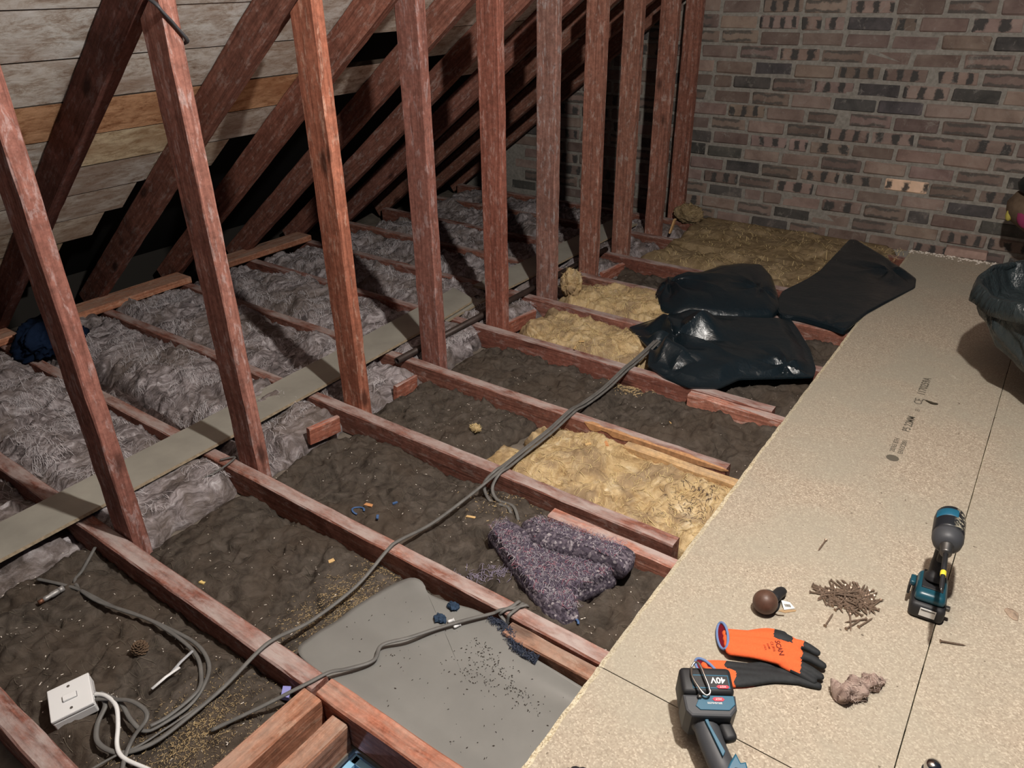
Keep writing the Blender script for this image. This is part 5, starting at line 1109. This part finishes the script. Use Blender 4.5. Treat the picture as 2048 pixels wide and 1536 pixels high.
# wall plugs and navy scraps on the vinyl
for px, py, a, lab, l in ((902, 1243, 1.0, 'left white wall plug on the vinyl sheet', .016), (914, 1253, 1.2, 'right white wall plug on the vinyl sheet', .018)):
    p = W(px, py, -.028); bm = bmesh.new(); lathe(bm, [(0, -l/2), (.003, -l/2), (.0042, -l*.3), (.0042, l*.4), (.0055, l*.42), (.0055, l/2), (0, l/2)], 10, T((0, 0, .005), (0, R(90), a))); o = bm_obj('wall_plug', bm, M_WH, smooth=True); o.location = (p.x, p.y, float(zS(np.array([p.x]), np.array([p.y]), np.array([0.]))[0])+.001); tag(o, lab, 'wall plug')
for px, py, lab, sd in ((906, 1214, 'upper navy fluff scrap on the vinyl sheet', 1), (880, 1238, 'lower navy fluff scrap on the vinyl sheet', 2)):
    p = W(px, py, -.03); z = float(zS(np.array([p.x]), np.array([p.y]), np.array([0.]))[0]); o = tuft('fluff_scrap', (p.x, p.y, z), .013, (1.2, .9, .5), plain('navy_fluff', (.03, .05, .085), .95, .1, var=.4, vs=120), lab, 30+sd, amp=.6)
    o['category'] = 'fluff'
# pine cone
pc = W(281, 1300, -.03); t = empty('pine_cone', (pc.x, pc.y, surf(0, pc.x, pc.y)+.001)); M_CONE = plain('pine_cone_scale', (.13, .085, .055), .8, .2, var=.35, vs=90)
bm = bmesh.new(); ball(bm, (0, 0, .016), .012, 12, (1.2, 1, 1)); bm_obj('core', bm, plain('pine_cone_core', (.04, .025, .018), .9, .1), t, True)
bm = bmesh.new(); prism(bm, [(0, -.003), (.006, -.0055), (.0095, -.003), (.0105, 0), (.0095, .003), (.006, .0055), (0, .003)], 0, .0022, I4, .0006); sme = bpy.data.meshes.new('scale'); bm.to_mesh(sme); bm.free(); sme.materials.append(M_CONE)
for i in range(64):
    u = (i+.5)/64; ph = i*2.39996; th_ = math.acos(1-1.85*u); d = Vector((math.sin(th_)*math.cos(ph), math.sin(th_)*math.sin(ph), math.cos(th_)))
    if d.z < -.75: continue
    o = inst('scale', sme, t); o.location = Vector((d.x*.011, d.y*.010, .016+d.z*.009)); o.rotation_mode = 'QUATERNION'; o.rotation_quaternion = Vector((d.x, d.y, d.z+.25)).to_track_quat('X', 'Z')
tag(t, 'small brown pine cone lying on the dark insulation', 'pine cone')
# white plastic strip
for pts, lab in ((((304, 1379), (360, 1337)), 'white end of the broken plastic strip right of the switch box'), (((338, 1352), (386, 1304)), 'grey end of the broken plastic strip right of the switch box')):
    a = W(*pts[0], -.03); b = W(*pts[1], -.03); bm = bmesh.new(); tube(bm, [(a.x, a.y, -.028), ((a.x+b.x)/2, (a.y+b.y)/2, -.024), (b.x, b.y, -.026)], .0042, 6, .45); tag(bm_obj('plastic_strip', bm, M_WH if 'white end' in lab else plain('greyish_plastic', (.42, .43, .45), .5, .4), smooth=True), lab, 'plastic strip')
a = W(78, 1208, -.03); b = W(128, 1178, -.03); d = (b-a); ln = d.length; t = empty('pipe_fitting', (a.x, a.y, -.026), math.atan2(d.y, d.x)); Mx = T((0, 0, 0), (0, R(90), 0))
bm = bmesh.new(); lathe(bm, [(0, .012), (.006, .012), (.007, .02), (.006, .03), (.008, .034), (.008, .05), (.006, .054), (.006, ln*.8), (.008, ln*.82), (.008, ln), (0, ln)], 12, Mx); bm_obj('barrel', bm, plain('grey_zinc', (.33, .32, .31), .5, .5, .5, var=.3, vs=50), t, True)
bm = bmesh.new(); lathe(bm, [(0, 0), (.006, 0), (.006, .013), (0, .013)], 12, Mx); bm_obj('copper_end', bm, plain('copper', (.22, .10, .06), .5, .5, .6), t, True); tag(t, 'grey pipe fitting with copper end on the dark insulation', 'pipe fitting')
# dark blue cloth bundle in the far left eaves
o = tuft('blue_cloth_bundle', (-3.30, 1.20, .0), .10, (1.0, 1.3, .75), plain('dark_blue_cloth', (.006, .013, .032), .9, .1, var=.4, vs=14), 'dark blue cloth bundle under the rafters at the far left', 71, amp=.5); o['category'] = 'cloth'
# crumbs of mortar along the wall foot
V = []; F = []; rg = random.Random(4)
for i in range(420):
    x = rg.uniform(-.54, .6); y = WY-.07-abs(rg.gauss(0, .035))-(0.0); s_ = rg.uniform(.002, .008); b0 = len(V)
    if y > 4.56 and x < .06: y = 4.56-abs(rg.gauss(0, .03))
    V += [(x-s_, y, .0222), (x, y-s_*.8, .0222), (x+s_, y+s_*.2, .0222), (x, y, .0222+s_*.8)]; F += [(b0, b0+1, b0+3), (b0+1, b0+2, b0+3), (b0+2, b0, b0+3)]
tag(mesh_obj('mortar_crumbs', V, F, M_FLECK), 'pale mortar crumbs on the chipboard by the wall', 'crumbs', kind='stuff')
bm = bmesh.new(); tube(bm, smooth_path([W(1846, 798, .024), W(1856, 802, .028), W(1866, 806, .028), W(1876, 808, .024)], 4), [.001]*3+[.003]*3+[.005]*4+[.005, .004, .002], 7, .6); tag(bm_obj('bark_splinter', bm, plain('dark_bark', (.06, .05, .035), .9, .1), smooth=True), 'dark splinter lying beside the grey print', 'splinter')
